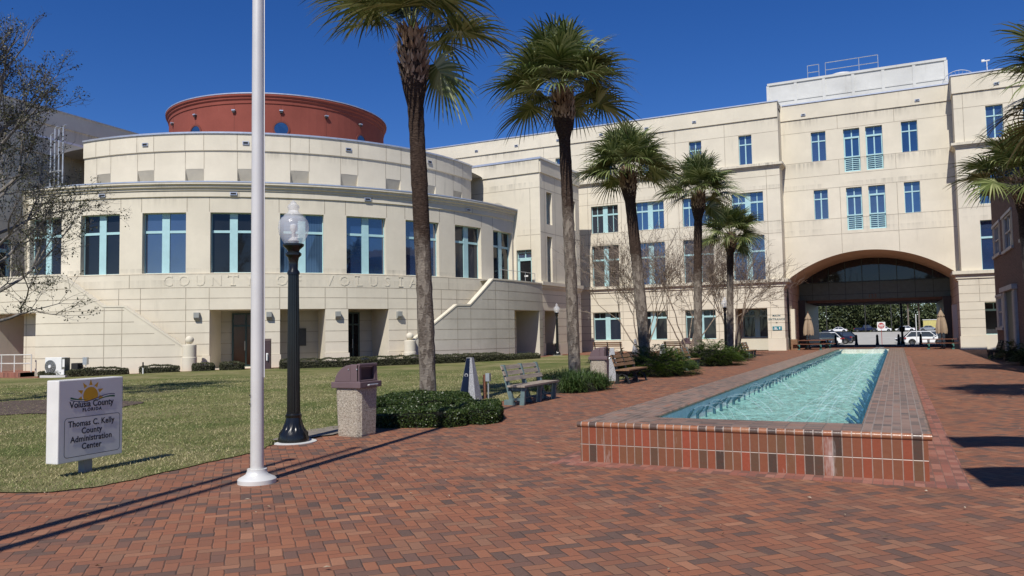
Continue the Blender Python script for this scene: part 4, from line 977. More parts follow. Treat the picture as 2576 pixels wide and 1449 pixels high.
while y < 48:
    y += .62 + random.uniform(-.06, .06) + (.0 if y < 30 else .1)
    dup(n1, (-2.90, y, WZ - .2 - random.uniform(0, .07)), random.uniform(-.22, .22)).scale.x = random.uniform(.55, 1.5)
y = 10.75
n2.location = (-.52, 10.75, WZ - .17)
while y < 48:
    y += .42 + random.uniform(-.05, .05); dup(n2, (-.52, y, WZ - .21 + random.uniform(-.04, .03)), random.uniform(-.25, .25)).scale.x = random.uniform(.5, 1.6)

# ================================================================== flagpoles
def flagpole(x, y, h, label):
    t = thing('flagpole', label, 'flagpole', (x, y, 0), 0, 'flagpoles')
    mb = MB(); mb.tube([(0, 0, .08), (0, 0, 3.5), (0, 0, h)], [.075, .070, .046], 24); mb.build('pole', M['alu'], t)
    mb = MB(); mb.lathe([(.215, 0), (.215, .045), (.20, .06), (.165, .075), (.125, .10), (.11, .135), (.11, .16), (.0, .16)], 36); mb.build('base_collar', M['alu'], t)
    mb = MB(); mb.tube([(.088, .02, 1.2), (.068, .02, h - .2)], .006, 5); mb.build('halyard', M['white'], t)
    mb = MB()
    for z in (.9, 1.0): mb.tube([(-.03, -.078, z), (-.03, -.09, z)], .008, 6)
    mb.build('bolt', M['dark'], t)
    mb = MB(); mb.sphere((0, 0, h + .08), .09, 16); mb.build('finial', M['alu'], t)
    return t
flagpole(-6.65, 6.88, 12.5, 'silver aluminium flagpole standing on the brick paving in front of the sign')
flagpole(-5.96, 0.0, 11, 'silver aluminium flagpole nearest the viewer, left of the frame')
flagpole(-6.55, 1.8, 7.5, 'shorter silver flagpole left of the frame')

def flag_on(t, z0, z1, L, col, sd):
    rr = random.Random(sd); V = []; nx_, nz_ = 22, 8; ph = rr.uniform(0, 6)
    for j in range(nz_):
        for i in range(nx_):
            u = i / (nx_ - 1); w = j / (nz_ - 1); V.append((-.06 - L * u * .96, .10 * u * math.sin(u * 8 + ph + w), z0 + (z1 - z0) * w - .25 * u * u - .05 * math.sin(u * 6 + ph)))
    mb = MB(); mb.add(V, [(j * nx_ + i, j * nx_ + i + 1, (j + 1) * nx_ + i + 1, (j + 1) * nx_ + i) for j in range(nz_ - 1) for i in range(nx_ - 1)], 0, True); o = mb.build('flag', mat_plain('flag_cloth', col, .8), t); return o
fp = flagpole(3.3, 5.6, 9.9, 'unseen silver flagpole with two flags, added right of the frame to cast shadows')
flag_on(fp, 4.75, 6.2, 2.0, (.5, .05, .06), 4); flag_on(fp, 8.3, 9.6, 1.6, (.6, .6, .62), 9)  # flags out of view, added and sized to cast the paving shadows at right

# ================================================================== lamp posts
k = NT('clear_textured_globe'); k.base((.80, .82, .84)); k.set(.14, 0, .6, 1.45); k.p.inputs['Alpha'].default_value = .36; k.bump(k.noise(60, 2, k.coords()), .4, .01); M['globe'] = k.m
def lamp(x, y, label, sc=1.0):
    t = thing('street_lamp', label, 'street lamp', (x, y, 0), 0, 'street lamps with acorn globes')
    mb = MB()
    mb.lathe([(.235, .0), (.24, .06), (.225, .11), (.23, .14), (.17, .22), (.135, .32), (.118, .385)], 40, flute=.07, fl=(.13, .36)); mb.lathe([(.118, .385), (.128, .40), (.128, .43), (.112, .45), (.112, .47)], 28); mb.build('base', M['lampblack'], t)
    mb = MB(); mb.lathe([(.103, .47), (.085, 2.66)], 32, flute=.10, fl=(.4, 2.7)); mb.build('post', M['lampblack'], t)
    mb = MB(); mb.lathe([(.098, 2.66), (.098, 2.70), (.07, 2.74), (.072, 2.86), (.085, 2.93), (.125, 2.97), (.125, 3.0), (.09, 3.03), (.1, 3.06), (.165, 3.12), (.165, 3.15), (.0, 3.15)], 28); mb.build('capital', M['lampblack'], t)
    mb = MB(); mb.lathe([(.125, 3.15), (.17, 3.2), (.225, 3.3), (.242, 3.41), (.232, 3.5), (.19, 3.57), (.155, 3.595), (.15, 3.62), (.10, 3.65), (.075, 3.69), (.095, 3.74), (.085, 3.78), (.05, 3.80), (.045, 3.83), (.0, 3.86)], 28); g_ = mb.build('globe', M['globe'], t)
    mb = MB(); mb.lathe([(.07, 3.15), (.09, 3.2), (.06, 3.24), (.03, 3.26), (.03, 3.34), (.055, 3.38), (.055, 3.46), (.0, 3.48)], 16); mb.build('bulb', M['white'], g_)
    mb = MB(); mb.lathe([(.36, 0), (.36, .012), (.0, .012)], 24); mb.build('footing', M['concrete'], t)
    return t
L0 = lamp(-8.65, 9.74, 'black fluted lamp post beside the flagpole with a clear acorn globe')
dup(L0, (-22.7, 54.0, .02), 0, 'black lamp post standing in front of the stair tower wing on the far lawn')
dup(L0, (-10.1, 52.5, 0), 0, 'black lamp post in the shade of bare branches near the main entrance')

# ================================================================== litter bins
k = NT('exposed_aggregate'); v = k.coords(); vo = k.vor(85, v)
k.base(k.ramp(vo.outputs['Color'], [(.1, (.20, .16, .12)), (.4, (.42, .36, .28)), (.7, (.60, .54, .43)), (.95, (.34, .27, .20))])); k.set(.85); k.bump(vo.outputs['Distance'], .9, .012); M['aggregate'] = k.m
M['binlid'] = mat_plain('mauve_plastic', (.155, .105, .11), .42, var=.08)
def bin_(x, y, label, rz=0):
    t = thing('litter_bin', label, 'litter bin', (x, y, 0), rz, 'stone litter bins with mauve lids')
    w, c = .265, .06
    def octo(r_, z): q = r_ - c; return [(-q, -r_, z), (q, -r_, z), (r_, -q, z), (r_, q, z), (q, r_, z), (-q, r_, z), (-r_, q, z), (-r_, -q, z)]
    mb = MB(); rings = [octo(w - .025, .0), octo(w - .02, .03), octo(w, .80), octo(w, .82)]
    V = sum(rings, []); mb.add(V, [(i * 8 + j, i * 8 + (j + 1) % 8, (i + 1) * 8 + (j + 1) % 8, (i + 1) * 8 + j) for i in range(3) for j in range(8)] + [tuple(range(8))[::-1], tuple(range(24, 32))]); mb.build('body', M['aggregate'], t)
    mb = MB(); L = .30
    mb.box(-L, L, -L, L, .80, .90)
    prof = [(-.27, .90), (-.25, .98), (-.20, 1.06), (-.12, 1.13), (-.03, 1.17), (.06, 1.185), (.06, .90)]
    mb.prism(prof, -.25, .25, axis='y')
    mb.box(.06, .24, -.25, -.22, .9, 1.19); mb.box(.06, .24, .22, .25, .9, 1.19); mb.box(.21, .24, -.25, .25, .90, .93); mb.box(.19, .25, -.25, .25, 1.15, 1.2)
    mb.box(.19, .235, -.25, -.18, .9, 1.19); mb.box(.19, .235, .18, .25, .9, 1.19)
    l_ = mb.build('lid', M['binlid'], t); bevel(l_, .012)
    mb = MB(); mb.box(.062, .18, -.2, .2, .93, 1.14); mb.build('opening', M['maroon'], l_)
    mb = MB()
    for y_ in (-.2, .2):
        for x_ in (.03, .2): mb.box(x_ - .01, x_ + .01, -.262, -.25, 1.1, 1.12)
    mb.tube([(.32, -.12, .84), (.345, -.12, .85), (.345, .12, .85), (.32, .12, .84)], .012, 6); mb.build('latch', M['galv'], l_)
    return t
B0 = bin_(-8.22, 10.80, 'stone litter bin with a mauve dome lid beside the nearest lamp post')
dup(B0, (-8.45, 23.5, 0), .15, 'stone litter bin with a mauve lid against the end of a brown bench')
dup(B0, (-13.2, 54.3, 0), .4, 'far litter bin behind the planting in front of the facade')

# ================================================================== benches
def plank_mat(name, c): 
    k = NT(name); v = k.coords(); n = k.noise(2.2, 5, k.scale(v, (6, 1, 9)), .7, .3)
    k.base(k.ramp(n, [(.3, tuple(q * .55 for q in c)), (.55, c), (.75, tuple(min(1, q * 1.35) for q in c))])); k.set(.75, 0, .3); k.bump(n, .4, .008); return k.m
M['greywood'] = plank_mat('weathered_grey_plank', (.36, .30, .24)); M['brownwood'] = plank_mat('brown_plank', (.27, .155, .085)); M['redwood'] = plank_mat('red_brown_plank', (.20, .085, .05))
M['benchblue'] = mat_plain('blue_grey_bench_frame', (.13, .19, .19), .5, var=.25, vscale=6)
M['benchblack'] = mat_plain('black_bench_frame', (.018, .02, .021), .5)
def bench(x, y, rz, L, wood, frame, label, style='panel', grp='slatted park benches'):
    """seat faces +x, length along y"""
    t = thing('park_bench', label, 'bench', (x, y, 0), rz, grp)
    for i in range(3):
        mb = MB(); z = .56 + i * .13; xo = -.20 - .055 * i
        c = [(xo, z), (xo - .035, z + .09)]
        mb.hexa([(xo - .0, -L / 2, z), (xo + .035, -L / 2, z), (xo + .035, L / 2, z), (xo, L / 2, z), (xo - .035, -L / 2, z + .095), (xo, -L / 2, z + .095), (xo, L / 2, z + .095), (xo - .035, L / 2, z + .095)])
        mb.build('back_slat', wood, t)
    mb = MB()
    for i in range(4): mb.box(-.17 + i * .115, -.17 + i * .115 + .107, -L / 2, L / 2, .42, .46)
    mb.build('seat', wood, t)
    for yy in (-L / 2 + .12, 0, L / 2 - .12):
        mb = MB(); a, b = yy - .035, yy + .035
        if style == 'panel':
            mb.hexa([(-.13, a, 0), (-.02, a, 0), (-.02, b, 0), (-.13, b, 0), (-.37, a, .93), (-.28, a, .93), (-.28, b, .93), (-.37, b, .93)])
            mb.hexa([(.10, a, 0), (.22, a, 0), (.22, b, 0), (.10, b, 0), (.14, a, .34), (.24, a, .34), (.24, b, .34), (.14, b, .34)])
            mb.box(-.15, .26, a, b, .34, .42); mb.box(-.10, .2, a + .01, b - .01, .10, .16); mb.box(-.28, -.05, a - .02, b + .02, 0, .12)
        else:
            mb.hexa([(-.20, a, 0), (-.10, a, 0), (-.10, b, 0), (-.20, b, 0), (-.19, a, .44), (-.11, a, .44), (-.11, b, .44), (-.19, b, .44)]); mb.hexa([(-.20, a, .42), (-.12, a, .42), (-.12, b, .42), (-.20, b, .42), (-.35, a, .93), (-.29, a, .93), (-.29, b, .93), (-.35, b, .93)])
            mb.tube([(-.22, yy, .0), (-.14, yy, .22), (.02, yy, .33), (.17, yy, .22), (.26, yy, 0)], .035, 6); mb.box(-.2, .26, a, b, .36, .42)
        mb.build('leg', frame, t)
    mb = MB(); mb.box(-.05, .05, -L / 2 + .1, L / 2 - .1, .12, .15); mb.tube([(0, -L / 2 + .14, .14), (0, -.25, .40)], .012, 5); mb.tube([(0, L / 2 - .14, .14), (0, .25, .40)], .012, 5); mb.build('brace', frame, t)
    return t
bench(-8.02, 17.45, .02, 2.15, M['greywood'], M['benchblue'], 'weathered grey slatted bench with blue grey legs between the obelisk and the tall grass')
bench(-7.95, 25.1, 0, 2.1, M['brownwood'], M['benchblack'], 'brown slatted bench with curved black legs right behind the second litter bin', 'arch')
bench(-8.05, 33.6, 0, 2.1, M['brownwood'], M['benchblue'], 'brown slatted bench between the two leafy planting beds')
bench(-7.95, 48.2, 0, 2.2, M['brownwood'], M['benchblue'], 'brown slatted bench beyond the last small shrub near the entrance')
bench(-19.85, 57.3, D2R(90), 2.3, M['brownwood'], M['benchblack'], 'brown bench near the foot of the facade just right of the tall second palm', 'arch')
bench(-14.2, 57.0, D2R(90), 2.4, M['brownwood'], M['benchblack'], 'brown bench seen from the back near the facade behind the bare trees', 'arch')
bench(4.35, 46.2, D2R(180), 1.8, mat_plain('black_plank', (.03, .028, .027), .6), M['benchblack'], 'black bench in the shade of the brick building')
bench(-44.2, 30.6, D2R(100), 2.2, M['redwood'], M['benchblack'], 'red brown bench in the shaded porch behind the white railing', 'arch')

# ================================================================== granite obelisks
k = NT('rough_granite'); v = k.coords(); n = k.noise(45, 4, v, .8)
k.base(k.ramp(n, [(.35, (.22, .22, .23)), (.5, (.42, .42, .43)), (.7, (.62, .62, .63))])); k.set(.8); k.bump(n, 1.0, .03); M['granite'] = k.m
M['navy'] = mat_plain('navy_plaque_shadow', (.010, .016, .035), .15)
def obelisk(x, y, label, h=1.12, rz=0, mat=None, plaque=True):
    t = thing('stone_obelisk', label, 'obelisk', (x, y, 0), rz, 'small stone obelisks')
    b_, a_ = .23, .065
    mb = MB(); mb.hexa([(-b_, -b_, 0), (b_, -b_, 0), (b_, b_, 0), (-b_, b_, 0), (-a_, -a_, h), (a_, -a_, h), (a_, a_, h), (-a_, a_, h)]); mb.build('shaft', mat or M['granite'], t)
    if not plaque: return t
    mb = MB(); e = .008
    mb.hexa([(-b_ + .01, -b_ - e, .02), (.02, -b_ - e, .02), (.02, -b_, .02), (-b_ + .01, -b_ + .01, .02), (-a_ + .004, -a_ - e, h - .01), (a_ * .4, -a_ - e, h - .01), (a_ * .4, -a_, h - .01), (-a_, -a_, h - .01)]); mb.build('plaque', M['navy'], t)  # dark colour on the left half stands in for the palm trunk's shadow
    mb = MB(); n_ = 20; zc = .72; yy = -(b_ + (a_ - b_) * zc / h) - e - .004; c0 = -.045
    A_ = [(c0 + .045 * math.cos(2 * math.pi * i / n_), yy - .0, zc + .045 * math.sin(2 * math.pi * i / n_)) for i in range(n_)]; B_ = [(c0 + .025 * math.cos(2 * math.pi * i / n_), yy, zc + .025 * math.sin(2 * math.pi * i / n_)) for i in range(n_)]
    mb.add(A_ + B_, [(i, (i + 1) % n_, n_ + (i + 1) % n_, n_ + i) for i in range(n_)]); mb.build('emblem', M['granite'], t)
    return t
OB0 = obelisk(-8.9, 15.95, 'granite obelisk with a dark side painted for the palm trunk shadow, behind the clipped hedge and nearest palm', rz=.12)
OB1 = obelisk(-21.6, 54.9, 'far stone obelisk on the lawn edge just right of the lamp by the wing', plaque=False)
dup(OB1, (-17.3, 55.9, 0), 0, 'far stone obelisk standing right of the facade bench')
dup(OB1, (-8.75, 25.6, 0), .3, 'stone obelisk rising right behind the brown bench with curved legs')
dup(OB1, (-8.8, 32.2, 0), .3, 'stone obelisk half hidden by shrubs at the left end of the third bench')
# wooden stake with an outlet box
t = thing('outlet_post', 'brown wooden stake with a grey electrical outlet on a pipe beside the obelisk', 'post', (-9.45, 17.8, 0))
mb = MB(); mb.box(-.10, -.03, -.03, .04, 0, .62); mb.build('stake', M['redwood'], t)
mb = MB(); mb.tube([(.04, 0, 0), (.04, 0, .5)], .02, 8); mb.build('conduit', M['galv'], t); mb = MB(); mb.box(-.01, .10, -.06, .04, .46, .66); mb.build('outlet_box', M['galv'], t)

# ================================================================== county sign
M['signwhite'] = mat_plain('white_sign_panel', (.74, .73, .69), .3, var=.06, vscale=2.5); M['navytxt'] = mat_plain('navy_lettering', (.012, .014, .030), .5)
SG = thing('county_sign', 'white sign panel reading Volusia County on a short grey post in the grass', 'sign', (-9.21, 6.58, 0), D2R(5))
SX = .1; Y0, Y1, Z0, Z1 = -.47, .47, .18, 1.18
mb = MB(); mb.box(-.1, .1, Y0, Y1, Z0, Z1); bevel(mb.build('panel', M['signwhite'], SG), .012)
mb = MB(); mb.box(-.05, .05, -.06, .06, 0, .2); mb.build('post', mat_plain('grey_post', (.25, .26, .27), .5), SG)
face = lambda a, b, o=.003: (SX + o, Y0 + a * (Y1 - Y0), Z0 + b * (Z1 - Z0))   # a: left to right, b: bottom to top
def stext(txt, size, a, b, sp=1, bold=.004, name='lettering', sx=1.0):
    vs, fs = text_mesh(txt, size, .0015, sp, bold, 'CENTER', 3); p = face(a, b)
    mb = MB(); mb.add([(SX + .002 + max(0, v.z) * 1.0, p[1] + v.x * sx, p[2] + v.y) for v in vs], fs); return mb.build(name, M['navytxt'], SG)
def slabtext(txt, size, a, b, sp=1.0, sx=1.0):
    return stext(txt, size, a, b, sp, .0022, sx=sx)
slabtext('Volusia County', .112, .50, .655, 1.0, .92); stext('FLORIDA', .056, .50, .60, 1.3, .002)
for ln, b_ in (('Thomas C. Kelly', .425), ('County', .33), ('Administration', .235), ('Center', .14)): slabtext(ln, .102, .50, b_, 1.06, .92)
def strip(pts, w, mat, name, o=.003, closed=False):
    mb = MB(); V = []; n = len(pts)
    for i, (a, b) in enumerate(pts):
        p, q = (pts[(i - 1) % n], pts[(i + 1) % n]) if closed else (pts[max(0, i - 1)], pts[min(n - 1, i + 1)])
        dx, dz = (q[0] - p[0]) * (Y1 - Y0), (q[1] - p[1]) * (Z1 - Z0); L = math.hypot(dx, dz) or 1; nx_, nz_ = -dz / L, dx / L
        ww = w[i] if hasattr(w, '__len__') else w; c = face(a, b, o)
        V += [(c[0], c[1] + nx_ * ww / 2, c[2] + nz_ * ww / 2), (c[0], c[1] - nx_ * ww / 2, c[2] - nz_ * ww / 2)]
    m_ = n if closed else n - 1
    mb.add(V, [(2 * i, 2 * i + 1, 2 * ((i + 1) % n) + 1, 2 * ((i + 1) % n)) for i in range(m_)]); return mb.build(name, mat, SG)
rr_ = []; ra, rb, al, ar, bl, bh = .045, .042, .09, .95, .06, .535
for cx_, cy_, s0 in ((ar - ra, bh - rb, 0), (al + ra, bh - rb, 90), (al + ra, bl + rb, 180), (ar - ra, bl + rb, 270)):
    for q in range(0, 91, 15): rr_.append((cx_ + ra * math.cos(D2R(s0 + q)), cy_ + rb * math.sin(D2R(s0 + q))))
strip(rr_, .006, M['navytxt'], 'border_line', closed=True)
GOLD = mat_plain('gold_sun', (.62, .33, .02), .5); GREEN = mat_plain('green_wave', (.02, .12, .06), .5); BLUE = mat_plain('blue_wave', (.015, .03, .12), .5)
sc_, sb_ = .475, .79
wave = lambda a, o=0: .755 + o + .035 * math.sin((a - .58) * 7.4)
mb = MB(); P_ = []
for i in range(33):
    a = 2 * math.pi * i / 32; P_.append((sc_ + .115 * math.cos(a), max(sb_ + .115 * .93 * math.sin(a), wave(sc_ + .115 * math.cos(a)))))
mb.add([face(a, b, .0025) for a, b in P_[:-1]], [tuple(range(32))]); sun_ = mb.build('sun_emblem', GOLD, SG)
mb = MB()
for i in range(7):
    an = D2R(192 - i * 34); r0, r1 = .14, .215
    p = lambda r_, d: face(sc_ + r_ * math.cos(an + d), sb_ + r_ * .93 * math.sin(an + d), .0025)
    mb.add([p(r0, -.2), p(r0, .2), p(r1, 0)], [(0, 1, 2)])
mb.build('sun_rays', GOLD, SG)
A_ = np.linspace(.17, .86, 28)
strip([(a, wave(a)) for a in A_], .009, BLUE, 'wave_line', .0035)
strip([(a, wave(a, -.028 if a > .5 else .028)) for a in np.linspace(.5, .86, 16)], [.002 + .020 * t for t in np.linspace(0, 1, 16)], GREEN, 'wave_line', .004)
strip([(a, wave(a, .026)) for a in np.linspace(.17, .44, 14)], [.002 + .020 * t for t in np.linspace(1, 0, 14)], GREEN, 'wave_line', .004)

# ================================================================== small things by the round building
t = thing('air_conditioner', 'white outdoor air conditioning unit with a round fan grille by the cream wall', 'air conditioner', (-39.75, 26.75, gz(-39.7, 26.7)), D2R(12))
mb = MB(); mb.box(-.62, .42, -.2, .2, .12, 1.05); b_ = bevel(mb.build('casing', M['white'], t), .02)
mb = MB(); mb.lathe([(.33, 0), (.33, .02), (0, .02)], 28); me = mb
mb2 = MB(); mb2.add([(-.26 + v[0], -.215 - v[2], .58 + v[1]) for v in mb.v], mb.f); mb2.build('fan_grille', mat_plain('grey_grille', (.12, .12, .12), .5), t)
mb = MB()
for i in range(12):
    a = math.pi * i / 6; mb.tube([(-.26, -.245, .58), (-.26 + .32 * math.cos(a), -.245, .58 + .32 * math.sin(a))], .008, 4)
for r_ in (.12, .2, .28, .33): mb.tube([(-.26 + r_ * math.cos(2 * math.pi * i / 24), -.245, .58 + r_ * math.sin(2 * math.pi * i / 24)) for i in range(25)], .006, 4)
mb.build('fan_guard', M['galv'], t)
mb = MB(); mb2 = MB(); mb.lathe([(.085, 0), (.085, .03), (0, .03)], 16); mb2.add([(-.26 + v[0], -.25 - v[2], .58 + v[1]) for v in mb.v], mb.f); mb2.build('fan_hub', M['white'], t)
mb = MB(); mb.box(.425, .60, -.18, .18, .12, 1.03); mb.box(.46, .60, -.185, -.18, .55, .95, 1); mb.build('service_panel', [mat_plain('olive_grey_panel', (.16, .16, .13), .6), M['white']], t)
mb = MB(); mb.box(.45, .62, -.24, -.18, .15, .42); mb.build('valve_cover', M['white'], t)
mb = MB(); mb.box(-.8, .8, -.35, .35, 0, .12); mb.build('concrete_pad', M['concrete'], t)
t = thing('equipment_box', 'black utility box between the white air conditioner and the small grey meter', 'utility box', (-38.85, 27.2, gz(-38.9, 27.1)), D2R(12)); mb = MB(); mb.box(-.2, .22, -.2, .2, 0, .72); bevel(mb.build('casing', M['dark'], t), .04); mb = MB(); mb.tube([(.2, 0, .6), (.42, .1, .45), (.5, .2, .2)], .025, 6); mb.build('hose', M['black'], t)
t = thing('meter_box', 'small grey electrical meter box on the cream wall', 'meter box', (-38.35, 27.35, gz(-38.4, 27.3)), D2R(15)); mb = MB(); mb.box(-.12, .12, -.1, .06, .62, 1.0); mb.build('housing', M['galv'], t); mb = MB(); mb.tube([(0, 0, 0), (0, 0, .62)], .02, 6); mb.build('conduit', M['white'], t)
t = thing('drop_box', 'dark maroon metal drop box with a white handle in front of the rotunda doors', 'drop box', (-30.55, 32.1, 0), D2R(38)); mb = MB(); mb.box(-.35, .35, -.28, .28, 0, 1.5); mb.prism([(-.28, 1.5), (.28, 1.5), (.28, 1.62)], -.35, .35, axis='x'); bevel(mb.build('cabinet', M['maroon'], t), .015)
mb = MB(); mb.box(.14, .24, -.31, -.28, .45, .85); mb.tube([(.19, -.3, .8), (.19, -.38, .78), (.19, -.38, .5)], .03, 6); mb.build('handle', M['white'], t)
def stake(x, y, label):
    t = thing('marker_stake', label, 'stake', (x, y, gz(x, y))); mb = MB(); mb.tube([(0, 0, 0), (0, 0, .32)], .03, 6); mb.build('foot', M['white'], t); mb = MB(); mb.tube([(0, 0, .32), (.0, 0, .60)], .035, 6); mb.build('tip', M['black'], t)
stake(-34.2, 27.5, 'short black and white stake in the bed left of the ball topped pier'); stake(-24.3, 49.6, 'short black and white stake on the lawn by the stair wall')

# ================================================================== picnic tables and closed umbrellas
M['greenleg'] = mat_plain('green_metal_leg', (.05, .15, .13), .5, var=.2)
def picnic(x, y, rz, label):
    t = thing('picnic_table', label, 'picnic table', (x, y, 0), rz, 'picnic tables under the arch')
    mb = MB()
    for i in range(5): mb.box(-1.2, 1.2, -.38 + i * .155, -.38 + i * .155 + .145, .72, .765)
    mb.build('tabletop', M['redwood'], t)
    for s_ in (-1, 1):
        mb = MB()
        for i in range(2): y0_ = s_ * .72 - .13 + i * .14; mb.box(-1.2, 1.2, y0_, y0_ + .125, .43, .47)
        mb.build('bench_seat', M['redwood'], t)
    for s_ in (-1, 1):
        mb = MB(); x_ = s_ * .8
        mb.bar((x_, -.35, .72), (x_, .55, 0), .07, .10); mb.bar((x_ + .075, .35, .72), (x_ + .075, -.55, 0), .07, .10); mb.bar((x_, -.85, .38), (x_, .85, .38), .07, .09); mb.box(x_ - .05, x_ + .12, -.64, -.44, 0, .1); mb.box(x_ - .05, x_ + .12, .44, .64, 0, .1)
        mb.build('leg', M['greenleg'], t)
    return t
def parasol(x, y, label, sd):
    t = thing('patio_umbrella', label, 'umbrella', (x, y, 0), 0, 'closed tan umbrellas')
    mb = MB(); mb.tube([(0, 0, 0), (0, 0, 2.98)], .025, 10); mb.build('pole', M['redwood'], t)
    rr = random.Random(sd); prof = [(.30, 1.18), (.335, 1.35), (.31, 1.75), (.26, 2.1), (.19, 2.4), (.17, 2.45), (.235, 2.44), (.19, 2.58), (.10, 2.78), (.03, 2.92)]
    n_ = 32; V = []; ph = [rr.uniform(-.15, .15) for _ in range(8)]
    for i, (r_, z) in enumerate(prof):
        for j in range(n_):
            a = 2 * math.pi * j / n_; q = r_ * (1 + (.22 if z < 2.42 else .08) * math.cos(8 * a + ph[j // 4]) * (1 - (i / 9) * .4)); dz = -.06 * math.cos(8 * a) if i == 0 else (.05 * math.cos(8 * a) if abs(z - 2.44) < .005 else 0)
            V.append((q * math.cos(a), q * math.sin(a), z + dz))
    mb = MB(); mb.add(V, [(i * n_ + j, i * n_ + (j + 1) % n_, (i + 1) * n_ + (j + 1) % n_, (i + 1) * n_ + j) for i in range(len(prof) - 1) for j in range(n_)], 0, True)
    mb.build('canopy', mat_plain('tan_canvas', (.33, .25, .17), .9, bump=.3, bscale=40), t)
    mb = MB(); mb.sphere((0, 0, 3.0), .04, 10); mb.build('finial', M['redwood'], t)
    mb = MB(); mb.lathe([(.2, 0), (.2, .08), (.04, .1), (.04, .3), (0, .3)], 16); mb.build('base', M['black'], t); return t
P0 = picnic(-6.3, 66.5, .08, 'picnic table with red boards and green legs left of the arch')
dup(P0, (2.85, 66.6, 0), -.05, 'picnic table with red boards and green legs right of the arch')
dup(P0, (-5.9, 69.0, 0), .35, 'darker picnic table deeper in the shade behind the left one')
parasol(-6.35, 66.9, 'closed tan canvas umbrella rising over the left picnic table', 1); parasol(3.0, 67.0, 'closed tan canvas umbrella rising over the right picnic table', 2)
t = thing('slatted_bin', 'small wooden slatted bin against the left pier of the arch', 'bin', (-7.35, 66.1, 0)); mb = MB()
for i in range(6): mb.box(-.28 + i * .095, -.28 + i * .095 + .085, -.28, -.25, 0, .85); mb.box(-.28 + i * .095, -.28 + i * .095 + .085, .25, .28, 0, .85); mb.box(-.28, -.25, -.28 + i * .095, -.28 + i * .095 + .085, 0, .85); mb.box(.25, .28, -.28 + i * .095, -.28 + i * .095 + .085, 0, .85)
mb.build('slats', M['brownwood'], t); mb = MB(); mb.box(-.24, .24, -.24, .24, .02, .8); mb.build('liner', M['black'], t)
# bollards, wrong way sign, column
def bollard(x, y, label):
    t = thing('bollard', label, 'bollard', (x, y, gz(x, y)), 0, 'black bollards across the passage'); mb = MB()
    mb.lathe([(.17, 0), (.17, .08), (.13, .2), (.105, .78), (.12, .8), (.12, .84), (.09, .86)], 16); mb.build('shaft', M['black'], t); mb = MB(); mb.sphere((0, 0, .92), .1, 14); mb.build('cap', M['black'], t); return t
BL = None
for i, x in enumerate((-5.5, -3.62, -1.75, .12, 2.0)):
    lb = ['leftmost black bollard, beside the grey parked car', 'second black bollard from the left across the passage', 'middle black bollard just left of the red sign post', 'black bollard just left of the tall dark column', 'rightmost black bollard in front of the white car'][i]
    if BL is None: BL = bollard(x, 84.3, lb)
    else: dup(BL, (x, 84.3, 0), 0, lb)
t = thing('dark_column', 'tall slim dark column standing between the bollards at the end of the passage', 'column', (.45, 85.2, 0)); mb = MB(); mb.tube([(0, 0, .3), (0, 0, 4.0)], .11, 12); mb.build('shaft', M['black'], t); mb = MB(); mb.lathe([(.22, 0), (.2, .2), (.12, .35), (.0, .35)], 14); mb.build('foot', M['black'], t)
mb = MB(); mb.lathe([(.11, 1.2), (.26, 1.25), (.28, 1.7), (.11, 1.75)], 12); mb.build('collar', M['black'], t)
t = thing('do_not_enter_sign', 'square white sign with a red disc reading DO NOT ENTER on a red post', 'road sign', (-1.72, 107.5, gz(-1.4, 107))); sz = .46
REDM = mat_plain('sign_red', (.42, .02, .025), .4)
mb = MB(); mb.box(-.03, .03, 0, .05, 0, 2.15); mb.build('post', mat_plain('red_post', (.28, .03, .03), .5), t)
mb = MB(); mb.box(-sz, sz, -.02, 0, 1.95, 1.95 + 2 * sz); pl = mb.build('plate', M['white'], t)
mb = MB(); c_ = 1.95 + sz; mb.add([(.36 * math.cos(2 * math.pi * i / 32), -.026, c_ + .36 * math.sin(2 * math.pi * i / 32)) for i in range(32)], [tuple(range(32))]); mb.build('disc', REDM, pl)
mb = MB(); mb.box(-.28, .28, -.034, -.027, c_ - .05, c_ + .05); mb.build('bar', M['white'], pl)
mb = MB()
for tx, z in (('DO NOT', c_ + .1), ('ENTER', c_ - .22)):
    vs, fs = text_mesh(tx, .15, .003, 1, .005); mb.add([(v.x, -.030 - v.z, z + v.y) for v in vs], fs)
mb.build('lettering', M['white'], pl)
t = thing('white_post', 'thin white post standing in front of the white car', 'post', (2.05, 103.5, gz(2, 103))); mb = MB(); mb.tube([(0, 0, 0), (0, 0, 3.6)], .05, 8); mb.build('shaft', M['white'], t); mb = MB(); mb.sphere((0, 0, 3.62), .06, 8); mb.build('cap', M['white'], t)
# ================================================================== foliage tools
def quads_mesh(name, P, U, Wd, mat, parent=None, tip=True):
    """leaves: base points P (n,3), length vectors U, half width vectors Wd -> pointed four sided blades"""
    n = len(P); V = np.zeros((n, 4, 3)); V[:, 0] = P; V[:, 1] = P + U * .45 + Wd; V[:, 2] = P + U; V[:, 3] = P + U * .45 - Wd
    me = bpy.data.meshes.new(name); me.vertices.add(n * 4); me.vertices.foreach_set('co', V.reshape(-1).astype(np.float32))
    me.loops.add(n * 4); me.loops.foreach_set('vertex_index', np.arange(n * 4, dtype=np.int32)); me.polygons.add(n); me.polygons.foreach_set('loop_start', np.arange(0, n * 4, 4, dtype=np.int32))
    me.update(calc_edges=True); me.validate(); me.materials.append(mat); o = bpy.data.objects.new(name, me); COL.objects.link(o)
    if parent is not None: o.parent = parent
    return o
def rnd_unit(n, rng, zbias=0.0):
    v = rng.normal(size=(n, 3)); v[:, 2] += zbias; return v / np.linalg.norm(v, axis=1)[:, None]
